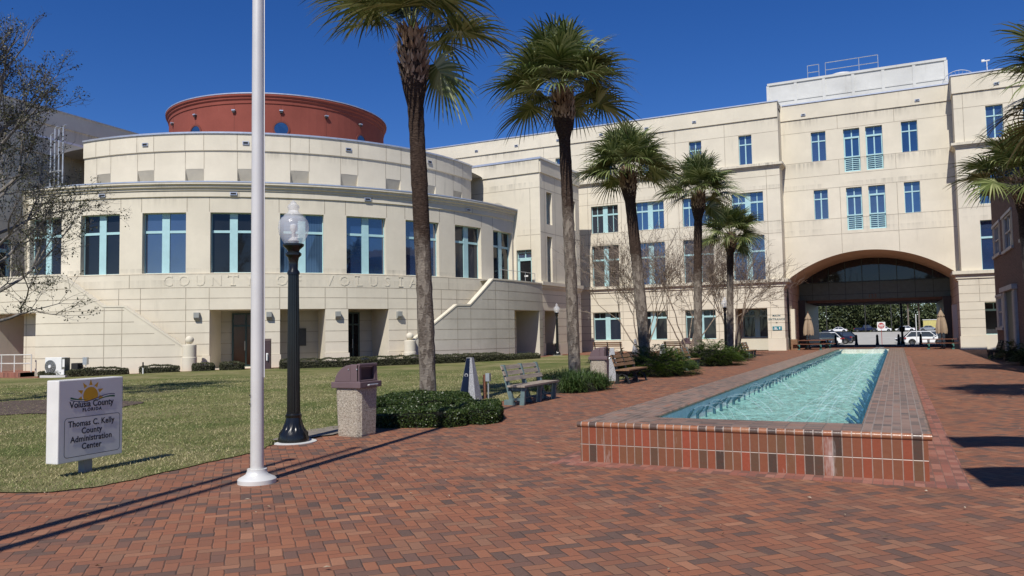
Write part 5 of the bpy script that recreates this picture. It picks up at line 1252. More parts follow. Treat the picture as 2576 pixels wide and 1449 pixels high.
def leaf_arrays(P, L, Wr, rng, zbias=.2, out=None, outw=0.0):
    n = len(P); U = rnd_unit(n, rng, zbias)
    if out is not None: U = U + out * outw; U /= np.linalg.norm(U, axis=1)[:, None]
    s = rng.uniform(.6, 1.15, n)[:, None]; R_ = rnd_unit(n, rng); Wd = np.cross(U, R_); Wd /= np.linalg.norm(Wd, axis=1)[:, None] + 1e-9
    return U * L * s, Wd * L * Wr * s
M['frond'] = mat_blade('palm_frond', (.050, .080, .020), (.14, .175, .055), (.36, .38, .18), .28, .14)
M['petiole'] = mat_plain('palm_petiole', (.16, .18, .05), .5)
M['boot'] = mat_blade('palm_boots', (.14, .085, .055), (.32, .22, .14), (.55, .43, .31), .85)
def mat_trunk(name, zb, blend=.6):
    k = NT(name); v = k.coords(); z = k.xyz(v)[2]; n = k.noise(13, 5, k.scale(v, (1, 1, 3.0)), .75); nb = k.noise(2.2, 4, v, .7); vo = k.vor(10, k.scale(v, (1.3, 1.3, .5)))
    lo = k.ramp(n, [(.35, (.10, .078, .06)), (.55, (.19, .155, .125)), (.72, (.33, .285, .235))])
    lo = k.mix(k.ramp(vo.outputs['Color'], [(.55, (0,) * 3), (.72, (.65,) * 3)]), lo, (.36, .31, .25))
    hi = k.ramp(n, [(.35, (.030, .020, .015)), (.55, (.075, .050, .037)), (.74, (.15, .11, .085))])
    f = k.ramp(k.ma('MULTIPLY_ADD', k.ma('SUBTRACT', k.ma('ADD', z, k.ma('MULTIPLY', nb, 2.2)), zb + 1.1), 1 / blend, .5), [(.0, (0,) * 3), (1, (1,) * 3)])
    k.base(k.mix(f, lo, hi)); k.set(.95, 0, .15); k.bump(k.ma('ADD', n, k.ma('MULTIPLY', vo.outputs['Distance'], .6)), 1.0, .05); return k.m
def palm(x, y, H, R, lean, label, seed, nf=40, tr=.165, boots=(1.5, .36), dark=(.35, .55), full=1.0, low=-.55, lm=1.0, stray={}):
    """H: height of the crown centre, R: crown radius, lean (dx,dy) of the top"""
    rr = random.Random(seed); rng = np.random.default_rng(seed)
    t = thing('palm_tree', label, 'palm tree', (x, y, gz(x, y)), 0, 'cabbage palms')
    path = lambda s: Vector((lean[0] * s ** 1.3, lean[1] * s ** 1.3, H * s))
    bz, br = boots; s1 = 1 - bz / H - .02; sd = dark[0]
    def seg(s0, s1_, r0, r1, mat, nm):
        n = max(6, int((s1_ - s0) * H / .16)); P = [path(s0 + (s1_ - s0) * i / n) for i in range(n + 1)]
        Rr = [(r0 + (r1 - r0) * i / n) * (1 + rr.uniform(-.045, .045) + (.03 if i % 2 else -.0)) for i in range(n + 1)]
        mb = MB(); mb.tube(P, Rr, 18); return mb.build(nm, mat, t, fix=False)
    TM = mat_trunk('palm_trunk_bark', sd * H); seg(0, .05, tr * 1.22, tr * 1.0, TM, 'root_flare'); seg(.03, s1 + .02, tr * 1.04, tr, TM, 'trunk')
    top = path(1.0); b0 = path(s1)
    mb = MB(); mb.tube([path(s1 - .01), path(s1 + bz / H * .25), path(s1 + bz / H * .6), path(s1 + bz / H * .9), path(1.0)], [tr * 1.0, br * .72, br * .85, br * .66, .12], 18); mb.build('trunk_head', TM, t, fix=False)
    # leaf bases
    n = 420; PP, UU, WW = [], [], []
    for i in range(n):
        s = rr.random(); a = rr.uniform(0, 6.283); c = path(s1 + (1 - s1) * (s * .95)); q = s; rad = tr + (br * .82 - tr) * min(1, q / .45) if q < .45 else br * .85 - (q - .45) * br * .45
        o = Vector((math.cos(a), math.sin(a), 0)); ll = .10 + .22 * q + rr.uniform(0, .06); u = (o * .45 + Vector((-o.y, o.x, 0)) * rr.choice((-.3, .3)) + Vector((0, 0, 1))).normalized() * ll; w = Vector((-o.y, o.x, 0)) * (.024 + .036 * q)
        PP.append(c + o * rad * .95); UU.append(u); WW.append(w)
    quads_mesh('leaf_bases', np.array([tuple(p) for p in PP]), np.array([tuple(p) for p in UU]), np.array([tuple(p) for p in WW]), M['boot'], t)
    # fronds
    V, F = [], []; pet = MB(); g = Vector((0, 0, -1))
    for f in range(nf):
        u = (f + .5) / nf; el = math.radians(84) - u ** .9 * math.radians(62 + 26 * (-low / .55)) + rr.uniform(-.16, .16); az = f * 2.39996 + rr.uniform(-.25, .25)
        if f in stray: el, az = stray[f]
        d = Vector((math.cos(az) * math.cos(el), math.sin(az) * math.cos(el), math.sin(el))); pl = R * (.50 + rr.uniform(-.08, .10)) * (.5 if f in stray else 1); k_ = .11 * R
        c0 = top + Vector((0, 0, .12 - .25 * u)); pts = []
        for i in range(6):
            s = i / 5; pts.append(c0 + d * pl * s + g * (k_ * s * s * (.6 + .5 * math.cos(el))))
        pet.tube(pts, [.016, .014, .012, .010, .009, .008], 5, cap=False)
        tip = pts[-1]; d = (pts[-1] - pts[-2]).normalized(); side = d.cross(Vector((0, 0, 1))); side = side.normalized() if side.length > .05 else Vector((math.sin(az), -math.cos(az), 0)); up = side.cross(d).normalized()
        tw = 1.25 if f in stray else rr.uniform(-.5, .5); side, up = side * math.cos(tw) + up * math.sin(tw), up * math.cos(tw) - side * math.sin(tw)
        nl = int(32 * full); fold = rr.uniform(.15, .55)
        for j in range(nl):
            v_ = (j + .5) / nl * 2 - 1; an = v_ * math.radians(118); st = tip + d * (.16 * R * (1 - abs(v_)) ** 1.0)
            e = (d * math.cos(an) + side * math.sin(an) + up * (fold * abs(math.sin(an)) - .10)).normalized()
            L = R * (.56 + .07 * math.cos(an * .8)) * rr.uniform(.86, 1.08) * (1 - .22 * abs(v_)) * lm * (.72 if f in stray else 1)
            wv = e.cross(up + side * rr.uniform(-.3, .3)).normalized() * (.021 + .010 * R / 2); droop = (.20 + .24 * rr.random()) * L
            b = len(V); segs = 4
            for q in range(segs + 1):
                s = q / segs; p = st + e * L * s * (1 - .10 * s * s) + g * droop * s ** 2.4; ww = wv * ((.55, 1.0, .85, .5, .05)[q])
                V.append(p - ww); V.append(p + ww)
            for q in range(segs): F.append((b + 2 * q, b + 2 * q + 1, b + 2 * q + 3, b + 2 * q + 2))
    me = bpy.data.meshes.new('fronds'); me.from_pydata(V, [], F); me.materials.append(M['frond']); me.polygons.foreach_set('use_smooth', [True] * len(F)); o = bpy.data.objects.new('fronds', me); COL.objects.link(o); o.parent = t
    pet.build('petioles', M['petiole'], t, fix=False)
    return t
palm(-9.18, 14.58, 8.3, 2.35, (-.15, -.3), 'nearest tall palm rising from the clipped hedge beside the obelisk', 11, 34, .172, (1.4, .36), (.43, 0), 1.0, .12, stray={33: (-.55, .5)})
palm(-8.9, 22.5, 9.05, 2.25, (-.1, -.3), 'tall palm rising from the tall grass clump behind the first bench', 12, 54, .175, (1.15, .40), (.60, 0), low=-.15)
palm(-9.25, 31.25, 8.25, 2.15, (-.5, -.3), 'leaning palm above the largest leafy bed with a dark lower trunk', 13, 50, .22, (1.0, .40), (.55, 0), low=-.25)
palm(-8.92, 39.2, 8.45, 2.2, (.3, -.2), 'palm behind the third bench between the bare trees', 14, 48, .20, (1.0, .40), (.5, 0), low=-.2, stray={47: (-.35, .3)})
palm(-8.82, 47.1, 7.2, 2.05, (.25, -.2), 'shortest palm of the row, nearest the main entrance', 15, 42, .19, (.95, .36), (.66, 0), low=-.25, stray={41: (-.25, .4)})
palm(4.25, 31.7, 6.6, 2.05, (-.2, 0), 'palm at the right edge in front of the brick building', 16, 38, .21, (.9, .36), (.7, 0), low=-.2)
palm(3.55, 18.5, 6.3, 1.9, (0, 0), 'palm whose crown hangs in from the upper right corner', 17, 36, .18, (1.0, .36), (.6, 0), low=-.3)

# ---- clipped hedges
M['hedge'] = mat_blade('small_hedge_leaves', (.013, .028, .006), (.032, .055, .012), (.075, .10, .026), .38)
M['hedge_far'] = mat_blade('dull_hedge_leaves', (.03, .035, .014), (.065, .07, .03), (.12, .115, .065), .7)
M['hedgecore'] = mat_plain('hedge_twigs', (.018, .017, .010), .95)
def hedge(name, label, cat, parts, leafL, mat, dens, grp=None, seed=1):
    """parts: list of (outline polygon, height); clipped blocks filled with small leaves"""
    rng = np.random.default_rng(seed); cx_ = np.mean([p[0] for p in parts[0][0]]); cy_ = np.mean([p[1] for p in parts[0][0]])
    t = thing(name, label, cat, (cx_, cy_, gz(cx_, cy_)), 0, grp); core = MB(); P = []; O = []
    for poly, h in parts:
        n = len(poly); q = np.array(poly); c = q.mean(0); inn = c + (q - c) * .93
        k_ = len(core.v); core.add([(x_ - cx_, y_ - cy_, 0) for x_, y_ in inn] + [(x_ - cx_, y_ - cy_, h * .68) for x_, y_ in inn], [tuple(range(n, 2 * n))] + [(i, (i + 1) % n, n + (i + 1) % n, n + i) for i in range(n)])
        for i in range(n):                                        # sides
            a, b = q[i], q[(i + 1) % n]; L = np.linalg.norm(b - a); m = int(L * h * dens); 
            if m < 1: continue
            s = rng.random(m); nn = np.array([b[1] - a[1], a[0] - b[0]]) / (L + 1e-9)
            if np.dot(nn, (a + b) / 2 - c) < 0: nn = -nn
            z = rng.random(m) * h * .80; rr = np.minimum(1, (h - z) / (h * .25)) ** .5
            xy = a + (b - a) * s[:, None]; xy = xy + (c - xy) * (1 - rr)[:, None] * .10 + nn * rng.normal(0, .015, m)[:, None]
            P.append(np.c_[xy, z]); O.append(np.c_[np.tile(nn, (m, 1)), np.zeros(m)])
        lo, hi = q.min(0), q.max(0); m = int((hi - lo).prod() * dens * 1.15); xy = rng.uniform(lo, hi, (m, 2)); ok = np.array([inside(p, poly) for p in xy]); xy = xy[ok]
        z = h + rng.normal(0, .016, len(xy)) + .03 * np.sin(xy[:, 0] * 7) * np.sin(xy[:, 1] * 6); z = z * (1 - .28 * np.clip(np.max(np.abs((xy - c) / ((hi - lo) / 2)), axis=1), 0, 1) ** 3); P.append(np.c_[xy, z]); O.append(np.tile([0, 0, 1.], (len(xy), 1)))
    P = np.vstack(P) - [cx_, cy_, 0]; O = np.vstack(O); U, Wd = leaf_arrays(P, leafL, .32, rng, .1, O, .7)
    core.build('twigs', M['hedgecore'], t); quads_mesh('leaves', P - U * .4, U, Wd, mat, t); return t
def rblob(cx, cy, rx, ry, n=22, j=.05, seed=1, p=2.6):
    rr = random.Random(seed); o = []
    for i in range(n):
        a = 2 * math.pi * i / n; c, s = math.cos(a), math.sin(a); q = 1 + rr.uniform(-j, j); o.append((cx + rx * q * math.copysign(abs(c) ** (2 / p), c), cy + ry * q * math.copysign(abs(s) ** (2 / p), s)))
    return o
hedge('clipped_hedge', 'low dark green clipped hedge in two steps round the foot of the nearest palm', 'hedge',
      [([(-8.75, 11.85), (-8.35, 11.7), (-7.75, 12.0), (-7.25, 12.15), (-7.1, 12.5), (-7.35, 13.0), (-8.1, 13.3), (-8.8, 13.2), (-9.1, 12.6)], .30), (rblob(-8.95, 13.9, .95, 1.15, seed=2), .44), (rblob(-9.75, 14.3, .45, .9, seed=4), .26),
       ([(-7.25, 12.7), (-6.85, 12.75), (-6.75, 13.1), (-6.95, 13.7), (-7.5, 14.6), (-8.1, 14.9), (-8.35, 14.2), (-7.8, 13.4)], .30)], .042, M['hedge'], 4200, seed=3)
HB = [(10.4, .85, .34), (15.2, 1.15, .36), (17.9, 1.0, .36), (21.2, 1.35, .42), (28.2, 1.0, .40), (33.4, .55, .42), (36.8, .62, .42)]
for i, (th, w_, h_) in enumerate(HB[1:]):
    a = math.radians(th); R_ = 24.45; cx_, cy_ = CX + R_ * math.sin(a), CY - R_ * math.cos(a); ca, sa = math.cos(a), math.sin(a)
    poly = [(cx_ + (px) * ca - (py) * sa * 1, cy_ + px * sa + py * ca) for px, py in rblob(0, 0, w_, .42, 16, .06, i + 9)]
    lb = ['pale twiggy low hedge right of the meter box', 'grey twiggy low hedge touching the greener one on its right', 'rounded dark low hedge against the wall, left of the black and white stake', 'small grey green hedge left of the ball topped pier', 'small dark rounded hedge right of the ball topped pier', 'small dark rounded hedge in front of the first doorway'][i]
    hedge('low_hedge', lb, 'hedge', [(poly, h_)], .07, M['hedge_far'], 900, 'low hedges along the round building', i + 20)
def arcpoly(t0, t1, Ra, Rb): 
    T = np.linspace(t0, t1, 14); return [(CX + Ra * math.sin(D2R(t)), CY - Ra * math.cos(D2R(t))) for t in T] + [(CX + Rb * math.sin(D2R(t)), CY - Rb * math.cos(D2R(t))) for t in T[::-1]]
for i, (a, b, h_, lb) in enumerate(((42.5, 51.5, .50, 'long low hedge starting right of the drop box in front of the rotunda doors'), (51.6, 62.5, .52, 'long low hedge in front of the third doorway and right hand pier'), (62.6, 73.5, .50, 'long low hedge below the right hand stair wall'), (73.6, 82, .36, 'thin greyish end of the long hedge below the stair wall'))):
    for s_ in (0,):
        T = [(arcpoly(q, q + 2.4, 24.3, 25.3), h_) for q in np.arange(a, b - 1, 2.4)]
        hedge('long_hedge', lb, 'hedge', T, .075, M['hedge_far'], 600, 'low hedges along the round building', i + 40)
# ---- strappy clumps and ferny shrubs
M['liriope'] = mat_blade('strap_leaves', (.018, .045, .009), (.045, .085, .018), (.12, .17, .05), .4, .1)
M['coontie'] = mat_blade('fern_leaves', (.022, .055, .008), (.065, .115, .018), (.15, .20, .04), .4, .15)
def clump(label, cx, cy, rx, ry, h, n, mat, L, seed, name='ornamental_grass', cat='grass clump', wr=.006, nsub=26):
    rng = np.random.default_rng(seed); t = thing(name, label, cat, (cx, cy, 0)); V = []; F = []
    k_ = nsub; a = rng.uniform(0, 6.283, k_); r_ = np.sqrt(rng.random(k_)) * .8; C_ = np.c_[np.cos(a) * r_ * rx, np.sin(a) * r_ * ry]
    for i in range(n):
        c = C_[rng.integers(k_)] + rng.normal(0, .09, 2); az = rng.uniform(0, 6.283); out = np.array([math.cos(az), math.sin(az), 0]); el = rng.uniform(.55, 1.5); l_ = L * rng.uniform(.6, 1.1)
        hz = h * rng.uniform(.0, .42) * (1 - .5 * ((c[0] / rx) ** 2 + (c[1] / ry) ** 2)); p0 = np.array([c[0], c[1], max(0, hz)]); d = out * math.cos(el) + np.array([0, 0, math.sin(el)]); w = np.array([-out[1], out[0], 0]) * wr * rng.uniform(.7, 1.3); dr = l_ * rng.uniform(.35, .8); b = len(V)
        for q in range(4):
            s = q / 3; p = p0 + d * l_ * s + np.array([0, 0, -dr * s ** 2.2]); p[2] = max(.01, p[2]); ww = w * (1, 1, .8, .1)[q]; V.append(tuple(p - ww)); V.append(tuple(p + ww))
        for q in range(3): F.append((b + 2 * q, b + 2 * q + 1, b + 2 * q + 3, b + 2 * q + 2))
    me = bpy.data.meshes.new('leaves'); me.from_pydata(V, [], F); me.materials.append(mat); o = bpy.data.objects.new('leaves', me); COL.objects.link(o); o.parent = t
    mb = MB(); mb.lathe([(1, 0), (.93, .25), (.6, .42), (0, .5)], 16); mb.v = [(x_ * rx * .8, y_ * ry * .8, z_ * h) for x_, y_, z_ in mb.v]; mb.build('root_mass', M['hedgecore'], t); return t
clump('dense dark strappy grass round the foot of the second palm', -8.55, 21.3, 1.15, 1.55, .85, 9500, M['liriope'], .62, 5)
def shrub(label, cx, cy, rx, ry, h, nfr, seed, name='fern_shrub', L=.62, nl=13, ll=.13):
    """mounded shrub of many feathery leaves"""
    rng = np.random.default_rng(seed); t = thing(name, label, 'shrub', (cx, cy, 0)); P, U, Wd = [], [], []
    for i in range(nfr):
        a = rng.uniform(0, 6.283); r_ = math.sqrt(rng.random()) * .92; z0 = h * max(.05, (1 - r_ ** 2.2)) * rng.uniform(.25, .82); c = np.array([math.cos(a) * r_ * rx, math.sin(a) * r_ * ry, z0])
        az = a + rng.normal(0, .8); el = rng.uniform(-.1, 1.2) * (1.15 - r_ * .6); d = np.array([math.cos(az) * math.cos(el), math.sin(az) * math.cos(el), math.sin(el)]); sd = np.array([-math.sin(az), math.cos(az), 0]); lf = L * rng.uniform(.6, 1.1)
        for j in range(nl):
            s = (j + 1) / nl; p = c + d * lf * s + np.array([0, 0, -lf * .45 * s ** 2.2])
            if p[2] < .03: continue
            for sg_ in (-1, 1):
                u = (sd * sg_ + d * .8 + rng.normal(0, .12, 3)); u = u / np.linalg.norm(u) * ll * (1.15 - .6 * s); P.append(p); U.append(u); nr = np.cross(u, [0, 0, 1.]); Wd.append(nr / (np.linalg.norm(nr) + 1e-9) * .012)
    quads_mesh('leaves', np.array(P), np.array(U), np.array(Wd), M['coontie'], t)
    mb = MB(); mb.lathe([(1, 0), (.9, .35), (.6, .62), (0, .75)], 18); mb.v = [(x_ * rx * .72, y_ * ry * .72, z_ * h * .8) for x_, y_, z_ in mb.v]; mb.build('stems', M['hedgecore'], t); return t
shrub('largest leafy green bed, beside the brown bench with curved legs', -8.35, 29.6, 1.45, 2.1, 1.25, 1150, 31)
shrub('bright green leafy bed behind the third bench', -8.1, 38.4, 1.35, 2.1, 1.3, 950, 32)
shrub('small round shrub just before the farthest bench', -8.1, 44.2, .75, 1.1, .85, 420, 33)
shrub('pale green strappy plant at the foot of the brick building', 5.0, 39.0, .6, 1.3, .8, 320, 34)
shrub('small dark plant beside the black bench', 4.9, 43.8, .5, .8, 1.0, 260, 36)
shrub('spiky dark plants left of the largest leafy bed', -9.9, 29.0, .8, 1.0, 1.0, 320, 35)

# ---- bare and half bare trees
def grow(start, d, L, r0, depth, rr, segs, tips, spread=.55, up=.12, nb=(2, 3), dec=.72, curve=.18, minr=.004):
    pts = [start]; p = start; n = 4 if depth > 1 else 3; dd = d.copy()
    for i in range(n):
        dd = (dd + Vector((rr.gauss(0, curve), rr.gauss(0, curve), rr.gauss(0, curve * .6) + up)) * .5).normalized(); p = p + dd * (L / n); pts.append(p)
        if depth <= 3 and i >= 1 and rr.random() < .75:
            sd_ = Vector((rr.gauss(0, 1), rr.gauss(0, 1), rr.gauss(.2, .8))).normalized(); ed = (dd + sd_ * .9).normalized(); l2 = L * rr.uniform(.35, .6)
            if depth > 1: grow(p, ed, l2, max(minr, r0 * .35), min(depth - 1, 2), rr, segs, tips, spread, up, nb, dec, curve, minr)
            else: segs.append(([p, p + ed * l2], [minr, minr * .6])); tips.append((p + ed * l2, ed))
    r1 = max(minr, r0 * .62); segs.append((pts, [r0 + (r1 - r0) * i / n for i in range(n + 1)]))
    if depth <= 0: tips.append((p, dd)); return
    for b in range(rr.randint(*nb)):
        sd_ = Vector((rr.gauss(0, 1), rr.gauss(0, 1), rr.gauss(0, .6))).normalized(); nd = (dd + sd_ * spread * rr.uniform(.7, 1.3)).normalized()
        grow(p, nd, L * dec * rr.uniform(.8, 1.15), r1 * rr.uniform(.7, .9), depth - 1, rr, segs, tips, spread, up, nb, dec, curve, minr)
def tree_build(t, segs, bark, thick=.02):
    mb1, mb2 = MB(), MB()
    for pts, rad in segs:
        if rad[0] > thick: mb1.tube(pts, rad, 7, cap=False)
        else: mb2.tube(pts, rad, 3, cap=False, smooth=False)
    mb1.build('trunk', bark, t, fix=False); mb2.build('twigs', bark, t, fix=False)
M['myrtle'] = mat_plain('crape_myrtle_bark', (.26, .205, .155), .8, var=.35, vscale=6)
M['seed'] = mat_blade('dry_seed_heads', (.05, .03, .02), (.09, .055, .04), (.15, .10, .07), .9)
def myrtle(x, y, H, label, seed, stems=5, lean=(0, 0)):
    rr = random.Random(seed); rng = np.random.default_rng(seed); t = thing('crape_myrtle', label, 'tree', (x, y, 0), 0, 'leafless crape myrtles'); segs, tips = [], []
    for i in range(stems):
        a = 2 * math.pi * i / stems + rr.uniform(-.3, .3); d = Vector((math.cos(a) * .38 + lean[0], math.sin(a) * .38 + lean[1], 1)).normalized(); grow(Vector((math.cos(a) * .12, math.sin(a) * .12, 0)), d, H * .33, .055, 4, rr, segs, tips, .60, .12, (2, 3), .74, .22, .009)
    tree_build(t, segs, M['myrtle'], .015); P = []
    for p, d in tips:
        if rr.random() < .16:
            for _ in range(5): P.append(tuple(p + Vector((rr.gauss(0, .06), rr.gauss(0, .06), rr.gauss(0, .07)))))
    P = np.array(P); U, Wd = leaf_arrays(P, .055, .6, rng); quads_mesh('seed_heads', P, U, Wd, M['seed'], t); return t
myrtle(-15.0, 50.5, 8.6, 'leafless tree with dry seed heads, left of the third palm trunk', 51, 7, (-.12, 0)); myrtle(-12.9, 54.0, 8.8, 'leafless tree with dry seed heads right of the third palm trunk', 52, 6); myrtle(-10.0, 54.5, 8.0, 'leafless tree with dry seed heads nearest the main entrance pier', 53, 6, (.05, 0))
M['oakbark'] = mat_plain('grey_bark', (.20, .18, .155), .9, var=.3, vscale=5); M['oakleaf'] = mat_blade('sparse_brown_green_leaves', (.022, .030, .010), (.055, .062, .022), (.13, .12, .06), .5)
def left_tree():
    rr = random.Random(78); rng = np.random.default_rng(77); x0, y0 = -22.6, 12.6; t = thing('sparse_tree', 'large half bare tree with small dark leaves filling the left edge', 'tree', (x0, y0, 0)); segs, tips = [], []
    trunk = [Vector((0, 0, 0)), Vector((.05, .05, 1.3)), Vector((.1, .1, 2.4)), Vector((.15, .1, 4.2)), Vector((.3, .2, 6.2)), Vector((.6, .3, 8.6))]
    segs.append((trunk, [.24, .2, .17, .13, .09, .04]))
    def at(z):
        for a_, b_ in zip(trunk, trunk[1:]):
            if a_.z <= z <= b_.z: return a_.lerp(b_, (z - a_.z) / (b_.z - a_.z))
        return trunk[-1].copy()
    for i in range(32):
        z = 2.1 + 6.5 * (i / 31) ** 1.0; az = i * 2.39996 + rr.uniform(-.3, .3); el = rr.uniform(.0, .35) + .9 * (z - 2) / 6
        L = (1.7 - .10 * (z - 2)) * rr.uniform(.85, 1.15); d = Vector((math.cos(az) * math.cos(el), math.sin(az) * math.cos(el), math.sin(el)))
        grow(at(z), d, L, .055, 4 if L > 1.1 else 3, rr, segs, tips, .50, .07, (2, 3), .70, .2, .0036)
    tree_build(t, segs, M['oakbark'], .011); P = []
    for p, d in tips:
        for _ in range(rr.randint(2, 6) if rr.random() < .42 else 0): P.append(tuple(p - d * rr.uniform(0, .3) + Vector((rr.gauss(0, .05), rr.gauss(0, .05), rr.gauss(0, .05)))))
    P = np.array(P); U, Wd = leaf_arrays(P, .07, .30, rng, -.2); quads_mesh('leaves', P, U, Wd, M['oakleaf'], t); print('left tree', len(segs), len(tips), len(P))
left_tree()
# ================================================================== parked cars
def paint(name, c, metal=0): return mat_plain(name, c, .22, metal, var=.03)
M['carglass'] = mat_glass('car_glass', (.02, .026, .032), 1.7, .03, 0); M['tyre'] = mat_plain('tyre', (.015, .015, .015), .9); M['rim'] = mat_plain('wheel_rim', (.45, .46, .47), .3, .7)
M['taillight'] = mat_plain('tail_light', (.28, .01, .012), .3); M['headlight'] = mat_plain('head_light', (.7, .72, .74), .2)
def section(x, hw, z0, z1, tum=.0): return [(x, -hw * .97, z0), (x, -hw, z0 + (z1 - z0) * .35), (x, -hw * (1 - tum) * .985, z1), (x, hw * (1 - tum) * .985, z1), (x, hw, z0 + (z1 - z0) * .35), (x, hw * .97, z0)]
def loft(mb, secs, mi=0):
    k = len(secs[0]); V = sum(secs, []); mb.add(V, [(i * k + j, i * k + (j + 1) % k, (i + 1) * k + (j + 1) % k, (i + 1) * k + j) for i in range(len(secs) - 1) for j in range(k)] + [tuple(range(k))[::-1], tuple((len(secs) - 1) * k + j for j in range(k))], mi)
def car(kind, mat, label, x, y, rz, grp='cars in the parking lot'):
    """front towards +x"""
    t = thing({'suv': 'parked_suv', 'sedan': 'parked_sedan', 'truck': 'pickup_truck'}[kind], label, {'suv': 'car', 'sedan': 'car', 'truck': 'pickup truck'}[kind], (x, y, gz(x, y)), rz, grp)
    L, hw = {'suv': (4.6, .92), 'sedan': (4.7, .90), 'truck': (5.6, .98)}[kind]; h = L / 2
    belt = {'suv': 1.0, 'sedan': .88, 'truck': 1.12}[kind]; top = {'suv': 1.68, 'sedan': 1.44, 'truck': 1.86}[kind]; z0 = .30 if kind != 'truck' else .45
    mb = MB(); loft(mb, [section(-h, hw * .86, z0 + .12, belt * .88), section(-h + .12, hw * .95, z0, belt * .99), section(-h + .9, hw, z0, belt * 1.02), section(0, hw, z0, belt), section(h - 1.35, hw, z0, belt * .97), section(h - .5, hw * .95, z0, belt * .86), section(h - .1, hw * .88, z0 + .05, belt * .74), section(h, hw * .78, z0 + .15, belt * .62)])
    body = bevel(mb.build('body', mat, t), .05, 2)
    a, b, c, d = {'suv': (-h + .12, -h + .75, .45, 1.25), 'sedan': (-h + .75, -h + 1.45, .30, 1.15), 'truck': (-.75, -.45, .9, 1.6)}[kind]
    def cab(z, ins, xo): return z
    mb = MB(); g0, g1 = hw * .95, hw * .76
    V = [(a, -g0, belt * .97), (d, -g0, belt * .95), (d, g0, belt * .95), (a, g0, belt * .97), (b, -g1, top - .05), (c, -g1, top - .05), (c, g1, top - .05), (b, g1, top - .05)]
    mb.hexa([Vector(p) for p in V]); gl_ = bevel(mb.build('windows', M['carglass'], t), .04, 2)
    mb = MB(); mb.hexa([Vector(p) for p in [(b - .06, -g1 - .01, top - .07), (c + .1, -g1 - .01, top - .07), (c + .1, g1 + .01, top - .07), (b - .06, g1 + .01, top - .07), (b + .1, -g1 + .1, top), (c - .1, -g1 + .1, top), (c - .1, g1 - .1, top), (b + .1, g1 - .1, top)]]); 
    for s_ in (-1, 1):
        for (xa, xb) in ((a, b), (d, c), (((a + d) / 2) + .05, ((b + c) / 2) + .05)):
            mb.bar((xa, s_ * (g0 + .004), belt * .96), (xb, s_ * (g1 + .006), top - .05), .05, .07)
    mb.build('roof', mat, t)
    if kind == 'truck':
        mb = MB(); mb.box(-h + .1, a - .05, -hw * .8, hw * .8, belt - .05, belt + .02); mb.build('cargo_bed', M['dark'], t)
    for wx in (-h + .85, h - .92):
        for s_ in (-1, 1):
            mb = MB(); R_ = .35 if kind != 'truck' else .40; V = []; n = 20
            prof = [(R_ * .6, -.1), (R_ * .97, -.11), (R_, -.07), (R_, .07), (R_ * .97, .11), (R_ * .6, .1)]
            for r_, yy in prof:
                for j in range(n): V.append((wx + r_ * math.cos(2 * math.pi * j / n), s_ * (hw - .08) + yy, R_ + r_ * math.sin(2 * math.pi * j / n)))
            mb.add(V, [(i * n + j, i * n + (j + 1) % n, (i + 1) * n + (j + 1) % n, (i + 1) * n + j) for i in range(5) for j in range(n)], 0, True); w_ = mb.build('wheel', M['tyre'], t, fix=True)
            mb = MB(); yo = s_ * (hw + .0)
            for j in range(5):
                an = 2 * math.pi * j / 5; mb.bar((wx, yo, R_), (wx + R_ * .6 * math.cos(an), yo, R_ + R_ * .6 * math.sin(an)), .03, .09, up=(0, 1, 0))
            mb.add([(wx + R_ * q * math.cos(2 * math.pi * j / n), yo - .0 * s_, R_ + R_ * q * math.sin(2 * math.pi * j / n)) for q in (.52, .66) for j in range(n)], [(j, (j + 1) % n, n + (j + 1) % n, n + j) for j in range(n)]); mb.build('rim', M['rim'], w_)
            mb = MB(); mb.add([(wx + (R_ + .07) * math.cos(math.pi * j / 12), s_ * (hw + .006), R_ + (R_ + .07) * math.sin(math.pi * j / 12)) for j in range(13)] + [(wx, s_ * (hw + .006), R_ - .1)], [(j, j + 1, 13) for j in range(12)]); mb.build('wheel_arch', M['tyre'], t)
    for s_ in (-1, 1):
        mb = MB(); mb.box(-h - .005, -h + .22, s_ * hw * .93 - .12, s_ * hw * .93 + (.03), belt * .78, belt * .92); mb.build('taillight', M['taillight'], t)
        mb = MB(); mb.box(h - .35, h - .02, s_ * hw * .8 - .12, s_ * hw * .8 + .08, belt * .62, belt * .74); mb.build('headlight', M['headlight'], t)
        mb = MB(); mb.box(c + .35, c + .5, s_ * (hw + .12) - .1, s_ * (hw + .12) + .06, belt * .98, belt * 1.12); mb.build('wing_mirror', mat, t)
    return t
WHT, GRY, NVY, BLK, SIL = paint('white_car_paint', (.80, .81, .82)), paint('grey_car_paint', (.10, .12, .13), .5), paint('navy_car_paint', (.012, .02, .06), .2), paint('black_car_paint', (.012, .013, .018), .2), paint('silver_car_paint', (.42, .44, .46), .6)
c_w = car('suv', WHT, 'white crossover car parked right behind the rightmost bollard', 3.05, 107.2, 0)
c_g = car('suv', GRY, 'dark grey hatchback in the left row between the silver sedan and the white crossover', -9.1, 105.9, 0); c_g.rotation_euler.z = D2R(184)
c_s = car('sedan', SIL, 'silver grey sedan parked nearest on the left of the lot', -9.5, 102.9, 0)
c_t = car('truck', NVY, 'dark navy pickup parked in the left row behind the black crossover', -8.4, 118, D2R(180))
dup(c_w, (-8.7, 109.3, gz(0, 112)), D2R(184), 'white crossover in the left row behind the grey hatchback')
c_b = car('suv', BLK, 'black crossover parked behind the white one in the left row', -8.6, 113.3, D2R(180))
dup(c_b, (-7.5, 123.5, gz(0, 123)), D2R(180), 'farthest black crossover in the left row'); dup(c_w, (-11.2, 121.4, gz(0, 121)), 0, 'white van like car roof above the left row')
dup(c_t, (-7.2, 222, gz(0, 222)), D2R(0), 'long dark navy pickup parked across the far end of the aisle')
